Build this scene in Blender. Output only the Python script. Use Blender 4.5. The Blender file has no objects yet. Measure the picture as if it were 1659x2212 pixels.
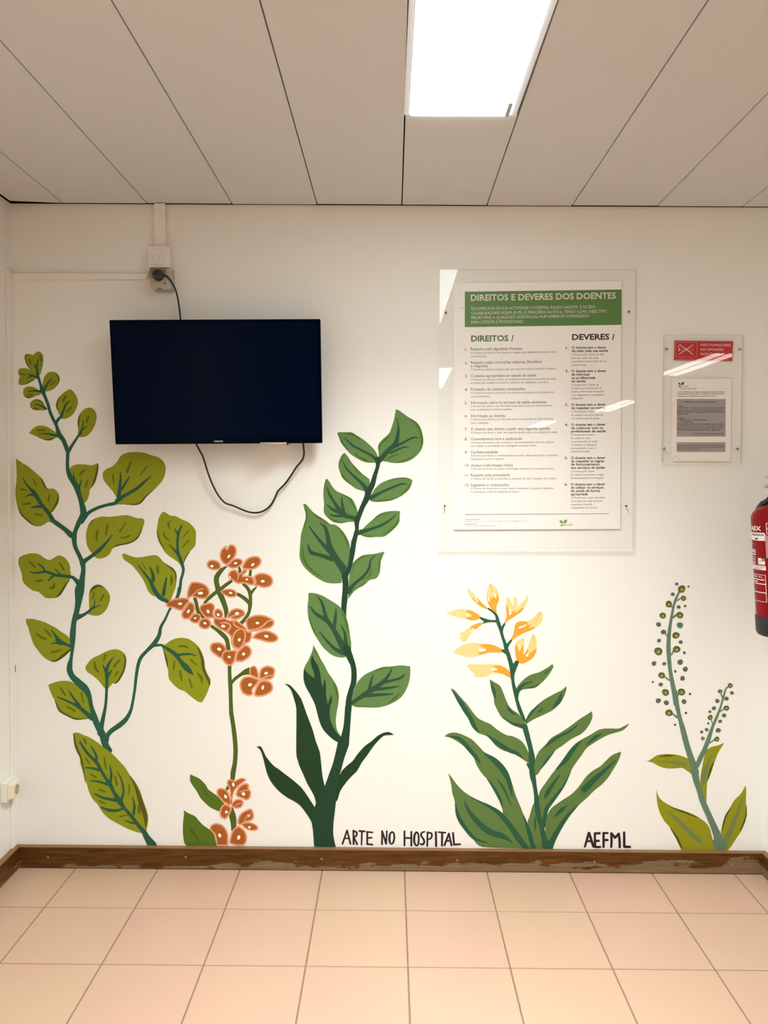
import bpy, bmesh, math, random
from mathutils import Vector, Matrix
from mathutils.geometry import tessellate_polygon

# ------------------------------------------------------------------ camera, world, exposure
S = bpy.context.scene
COL = S.collection
cam_data = bpy.data.cameras.new('camera')
cam = bpy.data.objects.new('camera', cam_data)
COL.objects.link(cam)
cam_data.sensor_fit = 'HORIZONTAL'
cam_data.sensor_width = 36.0
cam_data.lens = 1697.3774 / 1659.0 * 36.0
cam_data.clip_start = 0.05
RX, UX, FX = Vector((0.999967,0.004655,0.006657)), Vector((-0.006866,0.046420,0.998898)), Vector((-0.004341,0.998911,-0.046450))
M = Matrix((RX, UX, -FX)).transposed().to_4x4()
M.translation = Vector((0.000000,-2.830257,1.447224))
cam.matrix_world = M
S.camera = cam

world = bpy.data.worlds.new('world')
world.use_nodes = True
world.node_tree.nodes['Background'].inputs[0].default_value = (0.9, 0.93, 1.0, 1)
world.node_tree.nodes['Background'].inputs[1].default_value = 0.02
S.world = world

S.view_settings.view_transform = 'Standard'
S.view_settings.look = 'None'
S.view_settings.exposure = 0.0
S.view_settings.gamma = 1.0
S.view_settings.use_curve_mapping = False
S.cycles.max_bounces = 10
S.cycles.diffuse_bounces = 6
S.cycles.transparent_max_bounces = 16

LAMP_NEAR = 13.0      # radiance of the ceiling light in view
LAMP_FAR = 15.0       # radiance of the ceiling lights further back in the room
POWER_NEAR = 42.0     # watts of the tubes behind the diffuser, thrown downwards
POWER_FAR = 13.0
POWER_FILL = 30.0  # watts of the added fill light at the rear left
LAMP_SPREAD = 116.0   # degrees
LAMP_COLOR = (0.92, 1.0, 1.0)
LAMP_COLOR_FAR = (1.0, 0.965, 0.89)

HC = 2.4023           # ceiling height
J0 = -1.1562          # first ceiling joint (x), joints every 0.30 m
XR = 1.396            # right wall
YR = -0.42            # end of the right wall stub
YB = -11.6            # rear wall
XF = 4.6              # far side wall of the room that opens behind the camera

def xl(z):            # left wall leans a little
    return -1.362 + 0.0072 * z

# ------------------------------------------------------------------ helpers
def lin(h):
    h = h.lstrip('#')
    c = [int(h[i:i+2], 16) / 255 for i in (0, 2, 4)]
    return tuple((x / 12.92 if x <= 0.04045 else ((x + 0.055) / 1.055) ** 2.4) for x in c) + (1.0,)

def mat(name, color, rough=0.6, metal=0.0, spec=0.5, vary=0.0, vscale=30.0, bump=0.0, bscale=200.0):
    m = bpy.data.materials.new(name)
    m.use_nodes = True
    nt = m.node_tree
    b = nt.nodes['Principled BSDF']
    c = lin(color) if isinstance(color, str) else tuple(color) + ((1.0,) if len(color) == 3 else ())
    b.inputs['Base Color'].default_value = c
    b.inputs['Roughness'].default_value = rough
    b.inputs['Metallic'].default_value = metal
    b.inputs['Specular IOR Level'].default_value = spec
    if vary or bump:
        tc = nt.nodes.new('ShaderNodeTexCoord')
    if vary:
        n = nt.nodes.new('ShaderNodeTexNoise')
        n.inputs['Scale'].default_value = vscale
        n.inputs['Detail'].default_value = 4
        mx = nt.nodes.new('ShaderNodeMix')
        mx.data_type = 'RGBA'
        mx.inputs[6].default_value = tuple(x * (1 - vary) for x in c[:3]) + (1,)
        mx.inputs[7].default_value = tuple(min(1, x * (1 + vary)) for x in c[:3]) + (1,)
        nt.links.new(tc.outputs['Object'], n.inputs['Vector'])
        nt.links.new(n.outputs['Fac'], mx.inputs[0])
        nt.links.new(mx.outputs[2], b.inputs['Base Color'])
    if bump:
        n2 = nt.nodes.new('ShaderNodeTexNoise')
        n2.inputs['Scale'].default_value = bscale
        n2.inputs['Detail'].default_value = 2
        bp = nt.nodes.new('ShaderNodeBump')
        bp.inputs['Strength'].default_value = bump
        bp.inputs['Distance'].default_value = 0.002
        nt.links.new(tc.outputs['Object'], n2.inputs['Vector'])
        nt.links.new(n2.outputs['Fac'], bp.inputs['Height'])
        nt.links.new(bp.outputs['Normal'], b.inputs['Normal'])
    return m

def emit(name, color, strength):
    m = bpy.data.materials.new(name)
    m.use_nodes = True
    nt = m.node_tree
    nt.nodes.clear()
    e = nt.nodes.new('ShaderNodeEmission')
    e.inputs[0].default_value = tuple(color) + (1,)
    e.inputs[1].default_value = strength
    o = nt.nodes.new('ShaderNodeOutputMaterial')
    nt.links.new(e.outputs[0], o.inputs[0])
    return m

def clear_sheet(name, rough=0.02, tint=(0.97, 0.985, 0.975), ior=1.49, wave=0.0, wscale=3.0):
    """clear acrylic: what it does not reflect passes straight through"""
    m = bpy.data.materials.new(name)
    m.use_nodes = True
    nt = m.node_tree
    nt.nodes.clear()
    o = nt.nodes.new('ShaderNodeOutputMaterial')
    mx = nt.nodes.new('ShaderNodeMixShader')
    fr = nt.nodes.new('ShaderNodeFresnel')
    # the same reflectance from either side of the thin sheet
    ge = nt.nodes.new('ShaderNodeNewGeometry')
    mr = nt.nodes.new('ShaderNodeMapRange')
    mr.inputs[3].default_value = ior
    mr.inputs[4].default_value = 1.0 / ior
    nt.links.new(ge.outputs['Backfacing'], mr.inputs[0])
    nt.links.new(mr.outputs[0], fr.inputs['IOR'])
    t = nt.nodes.new('ShaderNodeBsdfTransparent')
    t.inputs[0].default_value = tint + (1,)
    g = nt.nodes.new('ShaderNodeBsdfGlossy')
    g.inputs['Roughness'].default_value = rough
    if wave:
        tc = nt.nodes.new('ShaderNodeTexCoord')
        n = nt.nodes.new('ShaderNodeTexNoise')
        n.inputs['Scale'].default_value = wscale
        n.inputs['Detail'].default_value = 1
        bp = nt.nodes.new('ShaderNodeBump')
        bp.inputs['Strength'].default_value = 1.0
        bp.inputs['Distance'].default_value = wave
        nt.links.new(tc.outputs['Object'], n.inputs['Vector'])
        nt.links.new(n.outputs['Fac'], bp.inputs['Height'])
        nt.links.new(bp.outputs['Normal'], g.inputs['Normal'])
    nt.links.new(fr.outputs[0], mx.inputs[0])
    nt.links.new(t.outputs[0], mx.inputs[1])
    nt.links.new(g.outputs[0], mx.inputs[2])
    nt.links.new(mx.outputs[0], o.inputs[0])
    return m

class MB:
    """collects geometry with material slots, then links it as one mesh object"""
    def __init__(s):
        s.v, s.f, s.m, s.mats, s.smooth = [], [], [], [], set()
    def slot(s, m):
        if m not in s.mats:
            s.mats.append(m)
        return s.mats.index(m)
    def face(s, pts, m, smooth=False):
        i = len(s.v)
        s.v += [tuple(p) for p in pts]
        if smooth: s.smooth.add(len(s.f))
        s.f.append(tuple(range(i, i + len(pts))))
        s.m.append(s.slot(m))
    def grid(s, rows, m, close_u=False, close_v=False, smooth=True):
        i0 = len(s.v)
        nr, nc = len(rows), len(rows[0])
        for r in rows: s.v += [tuple(p) for p in r]
        k = s.slot(m)
        for a in range(nr if close_v else nr - 1):
            for b in range(nc if close_u else nc - 1):
                a2, b2 = (a + 1) % nr, (b + 1) % nc
                if smooth: s.smooth.add(len(s.f))
                s.f.append((i0 + a*nc + b, i0 + a*nc + b2, i0 + a2*nc + b2, i0 + a2*nc + b))
                s.m.append(k)
    def box(s, x0, x1, y0, y1, z0, z1, m):
        c = [(x, y, z) for z in (z0, z1) for y in (y0, y1) for x in (x0, x1)]
        for f in ((0,2,3,1), (4,5,7,6), (0,1,5,4), (2,6,7,3), (0,4,6,2), (1,3,7,5)):
            s.face([c[i] for i in f], m)
    def hexa(s, quad_front, quad_back, m, edge=None):
        e = edge or m
        s.face(quad_front, m)
        s.face(quad_back[::-1], m)
        for i in range(len(quad_front)):
            j = (i + 1) % len(quad_front)
            s.face([quad_front[j], quad_front[i], quad_back[i], quad_back[j]], e)
    def lathe(s, prof, m, n=32, c=(0, 0, 0), axis='z', cap=True):
        rows = []
        for r, h in prof:
            row = []
            for k in range(n):
                a = 2 * math.pi * k / n
                p = (r * math.cos(a), r * math.sin(a), h)
                if axis == 'y': p = (p[0], p[2], p[1])
                if axis == 'x': p = (p[2], p[0], p[1])
                row.append((p[0] + c[0], p[1] + c[1], p[2] + c[2]))
            rows.append(row)
        s.grid(rows, m, close_u=True)
        if cap:
            if prof[0][0] > 1e-5: s.face(rows[0][::-1], m)
            if prof[-1][0] > 1e-5: s.face(rows[-1], m)
    def tube(s, pts, r, m, n=10):
        pts = [Vector(p) for p in pts]
        rows = []
        up = Vector((0.13, 0.97, 0.2))
        for i, p in enumerate(pts):
            t = (pts[min(i + 1, len(pts) - 1)] - pts[max(i - 1, 0)]).normalized()
            a = t.cross(up).normalized()
            b = t.cross(a).normalized()
            rr = r[i] if isinstance(r, (list, tuple)) else r
            rows.append([p + (a * math.cos(2*math.pi*k/n) + b * math.sin(2*math.pi*k/n)) * rr for k in range(n)])
        s.grid(rows, m, close_u=True)
        s.face(rows[0], m)
        s.face(rows[-1][::-1], m)
    def build(s, name, parent=None, bevel=0.0, seg=2, autosmooth=False):
        me = bpy.data.meshes.new(name)
        me.from_pydata(s.v, [], s.f)
        for m in s.mats: me.materials.append(m)
        me.polygons.foreach_set('material_index', s.m)
        if s.smooth:
            fl = [i in s.smooth for i in range(len(s.f))]
            me.polygons.foreach_set('use_smooth', fl)
        bm = bmesh.new()
        bm.from_mesh(me)
        bmesh.ops.remove_doubles(bm, verts=bm.verts, dist=1e-6)
        bm.to_mesh(me)
        bm.free()
        me.update()
        o = bpy.data.objects.new(name, me)
        COL.objects.link(o)
        if parent: o.parent = parent
        if bevel:
            b = o.modifiers.new('bevel', 'BEVEL')
            b.width = bevel
            b.segments = seg
            b.limit_method = 'ANGLE'
        return o

def thing(name, label, cat, loc=(0, 0, 0), group=None):
    o = bpy.data.objects.new(name, None)
    o.empty_display_size = 0.05
    COL.objects.link(o)
    o.location = loc
    tag(o, label, cat, group)
    return o

def tag(o, label, cat, group=None):
    o['label'] = label
    o['category'] = cat
    if group: o['group'] = group
    return o

def struct(o):
    o['kind'] = 'structure'
    return o

def catmull(pts, n=6, closed=False, corners=None):
    """pts: tuples of any length; corners: indices where the curve breaks"""
    N = len(pts)
    corners = corners or set()
    out = []
    segs = N if closed else N - 1
    for i in range(segs):
        p1, p2 = pts[i], pts[(i + 1) % N]
        if closed:
            p0, p3 = pts[i - 1], pts[(i + 2) % N]
        else:
            p0 = pts[i - 1] if i > 0 else tuple(2*a - b for a, b in zip(p1, p2))
            p3 = pts[i + 2] if i + 2 < N else tuple(2*a - b for a, b in zip(p2, p1))
        if i in corners: p0 = tuple(2*a - b for a, b in zip(p1, p2))
        if (i + 1) % N in corners: p3 = tuple(2*a - b for a, b in zip(p2, p1))
        for k in range(n):
            t = k / n
            out.append(tuple(0.5 * (2*b + (c - a)*t + (2*a - 5*b + 4*c - d)*t*t + (3*b - a - 3*c + d)*t**3)
                             for a, b, c, d in zip(p0, p1, p2, p3)))
    if not closed: out.append(tuple(pts[-1]))
    return out

# ------------------------------------------------------------------ materials
def wall_mat(name, c):
    m = mat(name, c, rough=0.55, spec=0.35, vary=0.025, vscale=2.2, bump=0.35, bscale=130)
    return m
WALL = wall_mat('wall_paint', (0.835, 0.842, 0.808))
PANEL = mat('ceiling_panel_paint', (0.645, 0.655, 0.655), rough=0.6, spec=0.25, vary=0.02, vscale=6)
VOID = mat('void_shade_black', (0.006, 0.005, 0.004), rough=1.0, spec=0.0)
TRUNK = mat('trunking_plastic', (0.85, 0.82, 0.775), rough=0.5, vary=0.02)
PLASTIC = mat('white_plastic', (0.80, 0.76, 0.70), rough=0.4)
IVORY = mat('ivory_plastic', (0.80, 0.72, 0.56), rough=0.4)
GREYP = mat('grey_plastic', (0.50, 0.45, 0.38), rough=0.5)
DARKP = mat('dark_plastic', (0.02, 0.017, 0.018), rough=0.45)
BLACKP = mat('black_cable', (0.008, 0.008, 0.009), rough=0.5)
SMOKE = clear_sheet('smoky_lid_plastic', rough=0.1, tint=(0.80, 0.77, 0.72))
STEEL = mat('screw_steel', (0.42, 0.38, 0.32), rough=0.35, metal=0.9)
DSTEEL = mat('dark_screw', (0.05, 0.045, 0.04), rough=0.4, metal=0.6)

def floor_mat():
    m = bpy.data.materials.new('floor_tile')
    m.use_nodes = True
    nt = m.node_tree
    b = nt.nodes['Principled BSDF']
    L = nt.links.new
    g = nt.nodes.new('ShaderNodeNewGeometry')
    tc = nt.nodes.new('ShaderNodeTexCoord')
    n1 = nt.nodes.new('ShaderNodeTexNoise'); n1.inputs['Scale'].default_value = 3.0; n1.inputs['Detail'].default_value = 2
    n2 = nt.nodes.new('ShaderNodeTexNoise'); n2.inputs['Scale'].default_value = 260.0; n2.inputs['Detail'].default_value = 3
    L(tc.outputs['Object'], n1.inputs['Vector']); L(tc.outputs['Object'], n2.inputs['Vector'])
    add = nt.nodes.new('ShaderNodeMath'); add.operation = 'MULTIPLY_ADD'
    add.inputs[1].default_value = 0.38; 
    L(g.outputs['Random Per Island'], add.inputs[0])
    sc = nt.nodes.new('ShaderNodeMath'); sc.operation = 'MULTIPLY'; sc.inputs[1].default_value = 0.78
    L(n1.outputs['Fac'], sc.inputs[0]); L(sc.outputs[0], add.inputs[2])
    ramp = nt.nodes.new('ShaderNodeValToRGB')
    ramp.color_ramp.elements[0].position = 0.2; ramp.color_ramp.elements[0].color = (0.555, 0.338, 0.256, 1)
    ramp.color_ramp.elements[1].position = 0.85; ramp.color_ramp.elements[1].color = (0.545, 0.374, 0.248, 1)
    L(add.outputs[0], ramp.inputs[0])
    mx = nt.nodes.new('ShaderNodeMix'); mx.data_type = 'RGBA'; mx.blend_type = 'MULTIPLY'
    mx.inputs[0].default_value = 0.12
    L(ramp.outputs[0], mx.inputs[6]); L(n2.outputs['Fac'], mx.inputs[7])
    L(mx.outputs[2], b.inputs['Base Color'])
    b.inputs['Roughness'].default_value = 0.42
    b.inputs['Specular IOR Level'].default_value = 0.35
    return m
TILE = floor_mat()
GROUT = mat('grout', (0.22, 0.15, 0.10), rough=0.9, vary=0.2, vscale=60)

def skirting_mat():
    m = bpy.data.materials.new('varnished_skirting')
    m.use_nodes = True
    nt = m.node_tree
    L = nt.links.new
    N = nt.nodes.new
    b = nt.nodes['Principled BSDF']
    tc = N('ShaderNodeTexCoord')
    sep = N('ShaderNodeSeparateXYZ'); L(tc.outputs['Object'], sep.inputs[0])
    mp = N('ShaderNodeMapping'); mp.inputs['Scale'].default_value = (3.0, 3.0, 40.0); L(tc.outputs['Object'], mp.inputs[0])
    grain = N('ShaderNodeTexNoise'); grain.inputs['Scale'].default_value = 3.0; grain.inputs['Detail'].default_value = 5; L(mp.outputs[0], grain.inputs['Vector'])
    wood = N('ShaderNodeValToRGB')
    wood.color_ramp.elements[0].position = 0.3; wood.color_ramp.elements[0].color = (0.062, 0.022, 0.004, 1)
    wood.color_ramp.elements[1].position = 0.75; wood.color_ramp.elements[1].color = (0.14, 0.058, 0.010, 1)
    L(grain.outputs['Fac'], wood.inputs[0])
    # bare worn wood: low along the floor, spreading higher towards the right
    mp2 = N('ShaderNodeMapping'); mp2.inputs['Scale'].default_value = (4.0, 4.0, 16.0); L(tc.outputs['Object'], mp2.inputs[0])
    wn = N('ShaderNodeTexNoise'); wn.inputs['Scale'].default_value = 1.6; wn.inputs['Detail'].default_value = 6; wn.inputs['Roughness'].default_value = 0.65
    L(mp2.outputs[0], wn.inputs['Vector'])
    xr = N('ShaderNodeMapRange'); xr.inputs[1].default_value = -1.3; xr.inputs[2].default_value = 1.3; xr.inputs[3].default_value = 0.002; xr.inputs[4].default_value = 0.036
    L(sep.outputs['X'], xr.inputs[0])
    ns = N('ShaderNodeMath'); ns.operation = 'MULTIPLY_ADD'; ns.inputs[1].default_value = 0.15; ns.inputs[2].default_value = -0.068
    L(wn.outputs['Fac'], ns.inputs[0])
    lvl = N('ShaderNodeMath'); lvl.operation = 'ADD'; L(ns.outputs[0], lvl.inputs[0]); L(xr.outputs[0], lvl.inputs[1])
    df = N('ShaderNodeMath'); df.operation = 'SUBTRACT'; L(lvl.outputs[0], df.inputs[0]); L(sep.outputs['Z'], df.inputs[1])
    st = N('ShaderNodeMapRange'); st.inputs[1].default_value = -0.002; st.inputs[2].default_value = 0.003; L(df.outputs[0], st.inputs[0])
    worn = N('ShaderNodeMix'); worn.data_type = 'RGBA'
    L(grain.outputs['Fac'], worn.inputs[0]); worn.inputs[6].default_value = (0.13, 0.072, 0.035, 1); worn.inputs[7].default_value = (0.27, 0.185, 0.105, 1)
    mx = N('ShaderNodeMix'); mx.data_type = 'RGBA'
    L(st.outputs[0], mx.inputs[0]); L(wood.outputs[0], mx.inputs[6]); L(worn.outputs[2], mx.inputs[7])
    # chipped pale edge along the top
    tp = N('ShaderNodeMapRange'); tp.inputs[1].default_value = 0.0775; tp.inputs[2].default_value = 0.0795; L(sep.outputs['Z'], tp.inputs[0])
    mx2 = N('ShaderNodeMix'); mx2.data_type = 'RGBA'; mx2.inputs[7].default_value = (0.26, 0.135, 0.058, 1)
    tpm = N('ShaderNodeMath'); tpm.operation = 'MULTIPLY'; tpm.inputs[1].default_value = 0.8; L(tp.outputs[0], tpm.inputs[0])
    L(tpm.outputs[0], mx2.inputs[0]); L(mx.outputs[2], mx2.inputs[6])
    L(mx2.outputs[2], b.inputs['Base Color'])
    rr = N('ShaderNodeMapRange'); rr.inputs[3].default_value = 0.28; rr.inputs[4].default_value = 0.6; L(st.outputs[0], rr.inputs[0])
    L(rr.outputs[0], b.inputs['Roughness'])
    b.inputs['Specular IOR Level'].default_value = 0.2
    return m
SKIRT = skirting_mat()
LAMPF = mat('light_frame_enamel', (0.82, 0.87, 0.94), rough=0.35)
DIFF_NEAR = emit('diffuser_lit', LAMP_COLOR, LAMP_NEAR)
DIFF_FILL = emit('diffuser_fill', LAMP_COLOR, 6.0)  # glow of the added fill light only
DIFF_FAR = emit('diffuser_lit_back', LAMP_COLOR_FAR, LAMP_FAR)

# ------------------------------------------------------------------ the room
mb = MB()
mb.box(-1.37, XF, 0.0, 0.12, 0.0, 2.55, WALL)
struct(mb.build('wall_back'))
mb = MB()
mb.hexa([(xl(0), 0, 0), (xl(2.55), 0, 2.55), (xl(2.55), YB, 2.55), (xl(0), YB, 0)],
        [(-1.50, 0, 0), (-1.50, 0, 2.55), (-1.50, YB, 2.55), (-1.50, YB, 0)], WALL)
struct(mb.build('wall_left'))
mb = MB()
mb.box(XR, XF, YR, 0.0, 0.0, 2.55, WALL)
struct(mb.build('wall_right'))
mb = MB()
mb.box(-1.5, XF + 0.1, YB - 0.12, YB, 0.0, 2.55, WALL)
struct(mb.build('wall_rear'))
mb = MB()
mb.box(XF, XF + 0.12, YB, YR, 0.0, 2.55, WALL)
struct(mb.build('wall_far_side'))

# floor: separate tiles over a bed of grout, the last row cut at the wall
mb = MB()
mb.box(-1.5, XF, YB, 0.0, -0.05, -0.0015, GROUT)
TP, TX0, TY0, TG = 0.3016, -1.1347, -0.2766, 0.0021
ix0, ix1 = -1, int((XF - TX0) / TP) + 1
rows = [(TY0 + TG, 0.0)]
k = 0
while TY0 - k * TP > YB:
    rows.append((TY0 - (k + 1) * TP + TG, TY0 - k * TP - TG))
    k += 1
for i in range(ix0, ix1 + 1):
    for (a, b) in rows:
        x0, x1 = TX0 + i * TP + TG, TX0 + (i + 1) * TP - TG
        x0, x1 = max(x0, -1.38), min(x1, XF)
        if x1 <= x0: continue
        sk = 0.0033
        e = 0.0009
        q = [(x0 + sk*a, a), (x1 + sk*a, a), (x1 + sk*b, b), (x0 + sk*b, b)]
        cx, cy = sum(p[0] for p in q) / 4, sum(p[1] for p in q) / 4
        inn = [(p[0] + math.copysign(e, cx - p[0]), p[1] + math.copysign(e, cy - p[1])) for p in q]
        mb.face([(p[0], p[1], 0.0) for p in inn], TILE)
        for j in range(4):
            jj = (j + 1) % 4
            mb.face([(q[j][0], q[j][1], -0.0014), (q[jj][0], q[jj][1], -0.0014), (inn[jj][0], inn[jj][1], 0.0), (inn[j][0], inn[j][1], 0.0)], TILE)
struct(mb.build('floor'))

# ceiling: long panels with dark open joints, gap to the walls
mb = MB()
mb.box(-1.5, XF + 0.1, YB - 0.1, 0.12, HC + 0.045, HC + 0.10, VOID)
for wx0, wx1, wy0, wy1 in ((-1.5, XF, -0.0006, 0.0), ):
    mb.box(wx0, wx1, wy0, wy1, HC + 0.0002, HC + 0.06, VOID)  # black strip over the wall paint, stands in for shade in the gap
mb.box(xl(HC) - 0.01, xl(HC) + 0.0012, YB, -0.0006, HC + 0.0002, HC + 0.06, VOID)  # gap shade along the left wall, also a black strip
CY = 0.0069
LY0, LY1 = -0.706, -2.02            # opening for the ceiling light in view
JG = 0.0019
def panel(x0, x1, y0, y1, y0b=None):
    y0b = y0 if y0b is None else y0b
    pts = [(x0 + CY*y1, y1), (x1 + CY*y1, y1), (x1 + CY*y0b, y0b), (x0 + CY*y0, y0)]
    mb.hexa([(p[0], p[1], HC) for p in pts][::-1], [(p[0], p[1], HC + 0.016) for p in pts][::-1], PANEL)
for i in range(-1, int((XF - J0) / 0.3) + 1):
    x0, x1 = J0 + 0.3 * i + JG, J0 + 0.3 * (i + 1) - JG
    yw = -0.003 if x1 < XR + 0.1 else YR - 0.003
    yw = -0.0095 - 0.0025 * math.sin(i * 2.3)
    if i == -1: x0 = xl(HC) + 0.011
    if x1 > XF: x1 = XF - 0.003
    if i == 4:
        panel(x0, x1, yw, LY0)
        panel(x0, x1, LY1, YB + 0.003)
    elif i == -1:
        panel(x0, x1, -0.028, YB + 0.003, -0.009)
    else:
        panel(x0, x1, yw, YB + 0.003)
struct(mb.build('ceiling'))

# skirting boards
def skirting(name, fr):
    mb = MB()
    fr(mb)
    return struct(mb.build(name, bevel=0.0025))
sb = skirting('baseboard_back', lambda m: m.box(-1.358, XR, -0.02, 0.0, 0.0022, 0.0815, SKIRT))
def sl(m):
    m.box(-1.368, -1.3395, YB, -0.02, 0.0022, 0.0815, SKIRT)
skirting('baseboard_left', sl)
skirting('baseboard_right', lambda m: m.box(XR - 0.02, XR, YR, -0.02, 0.0022, 0.0815, SKIRT))

# ------------------------------------------------------------------ ceiling lights
def luminaire(x0, x1, y0, y1, diff, label, group, gap=0.0014, side=0.0186, power=POWER_FAR, spread=LAMP_SPREAD):
    """frame rails both sides, two lit diffuser halves with a thin seam"""
    t = thing('ceiling_light', label, 'ceiling light', ((x0 + x1) / 2, (y0 + y1) / 2, HC), group)
    w, l = (x1 - x0) / 2, (y0 - y1) / 2
    f = MB()
    for s in (-1, 1):
        a, b = sorted((s * (w + 0.0015), s * (w - 0.0105)))
        f.box(a, b, -l, l, -0.0035, 0.03, LAMPF)
        a, b = sorted((s * (w - 0.0112), s * (w - 0.0180)))
        f.box(a, b, -l, l, -0.0030, 0.03, LAMPF)
    f.box(-w + 0.0005, w - 0.0005, -l, l, 0.022, 0.034, LAMPF)
    f.box(-w + 0.0182, w - 0.0182, -l, -l + 0.006, -0.002, 0.03, LAMPF)
    f.build('frame', t)
    for s in (-1, 1):
        d = MB()
        a, b = sorted((s * gap, s * (w - side)))
        d.box(a, b, -l + 0.0065, l - 0.001, -0.0065, 0.02, diff)
        d.build('diffuser', t)
    g = MB()
    g.box(w - 0.0290, w - 0.0190, l - 0.075, l - 0.002, -0.0076, -0.0067, mat('clip_grey', (0.40, 0.44, 0.42), rough=0.5))
    g.build('end_clip', t)
    ld = bpy.data.lights.new('tube_light', 'AREA')
    ld.shape = 'RECTANGLE'
    ld.size, ld.size_y = 2 * (w - 0.032), 2 * l - 0.02
    ld.energy = power
    ld.color = LAMP_COLOR if diff is DIFF_NEAR else LAMP_COLOR_FAR
    ld.spread = math.radians(spread)
    lo = bpy.data.objects.new('tube_light', ld)
    COL.objects.link(lo)
    lo.parent = t
    lo.location = (0, 0, -0.0085)
    return t
XA = J0 + 1.2 + CY * -1.36
L0 = luminaire(XA + 0.003, XA + 0.297, LY0 - 0.002, LY1 + 0.002, DIFF_NEAR, 'white recessed ceiling light with lit diffuser, above the wall poster', None, power=POWER_NEAR)
L1 = luminaire(0.265, 0.559, -3.86, -5.18, DIFF_FAR, 'lit ceiling light further back in the room, mirrored in the acrylic panels', 'ceiling lights behind the viewer')
def copy_tree(o, parent=None):
    c = o.copy(); COL.objects.link(c)
    if parent: c.parent = parent
    for ch in list(o.children): copy_tree(ch, c)
    return c
L2 = luminaire(2.45, 2.75, -3.30, -4.62, DIFF_FAR, 'open two-strip ceiling light at the side of the room, mirrored as pale streaks', 'ceiling lights at the side of the room', 0.022, 0.055, 0.8)
L_FILL = luminaire(-0.86, -0.566, -3.25, -4.55, DIFF_FILL, 'added unseen fill light behind the viewer, close to the left wall', 'ceiling lights behind the viewer', power=POWER_FILL, spread=130)  # unseen ceiling light added to brighten the lower left wall
L_FILL.location.z = HC - 0.001
for (x, y, src) in ((2.80, -6.9, L2), (2.45, -9.8, L2), (0.412, -7.6, L1)):
    c = copy_tree(src)
    c.location = (x, y, HC - 0.001)
L1.location.z = HC - 0.001
L2.location.z = HC - 0.001

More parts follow.
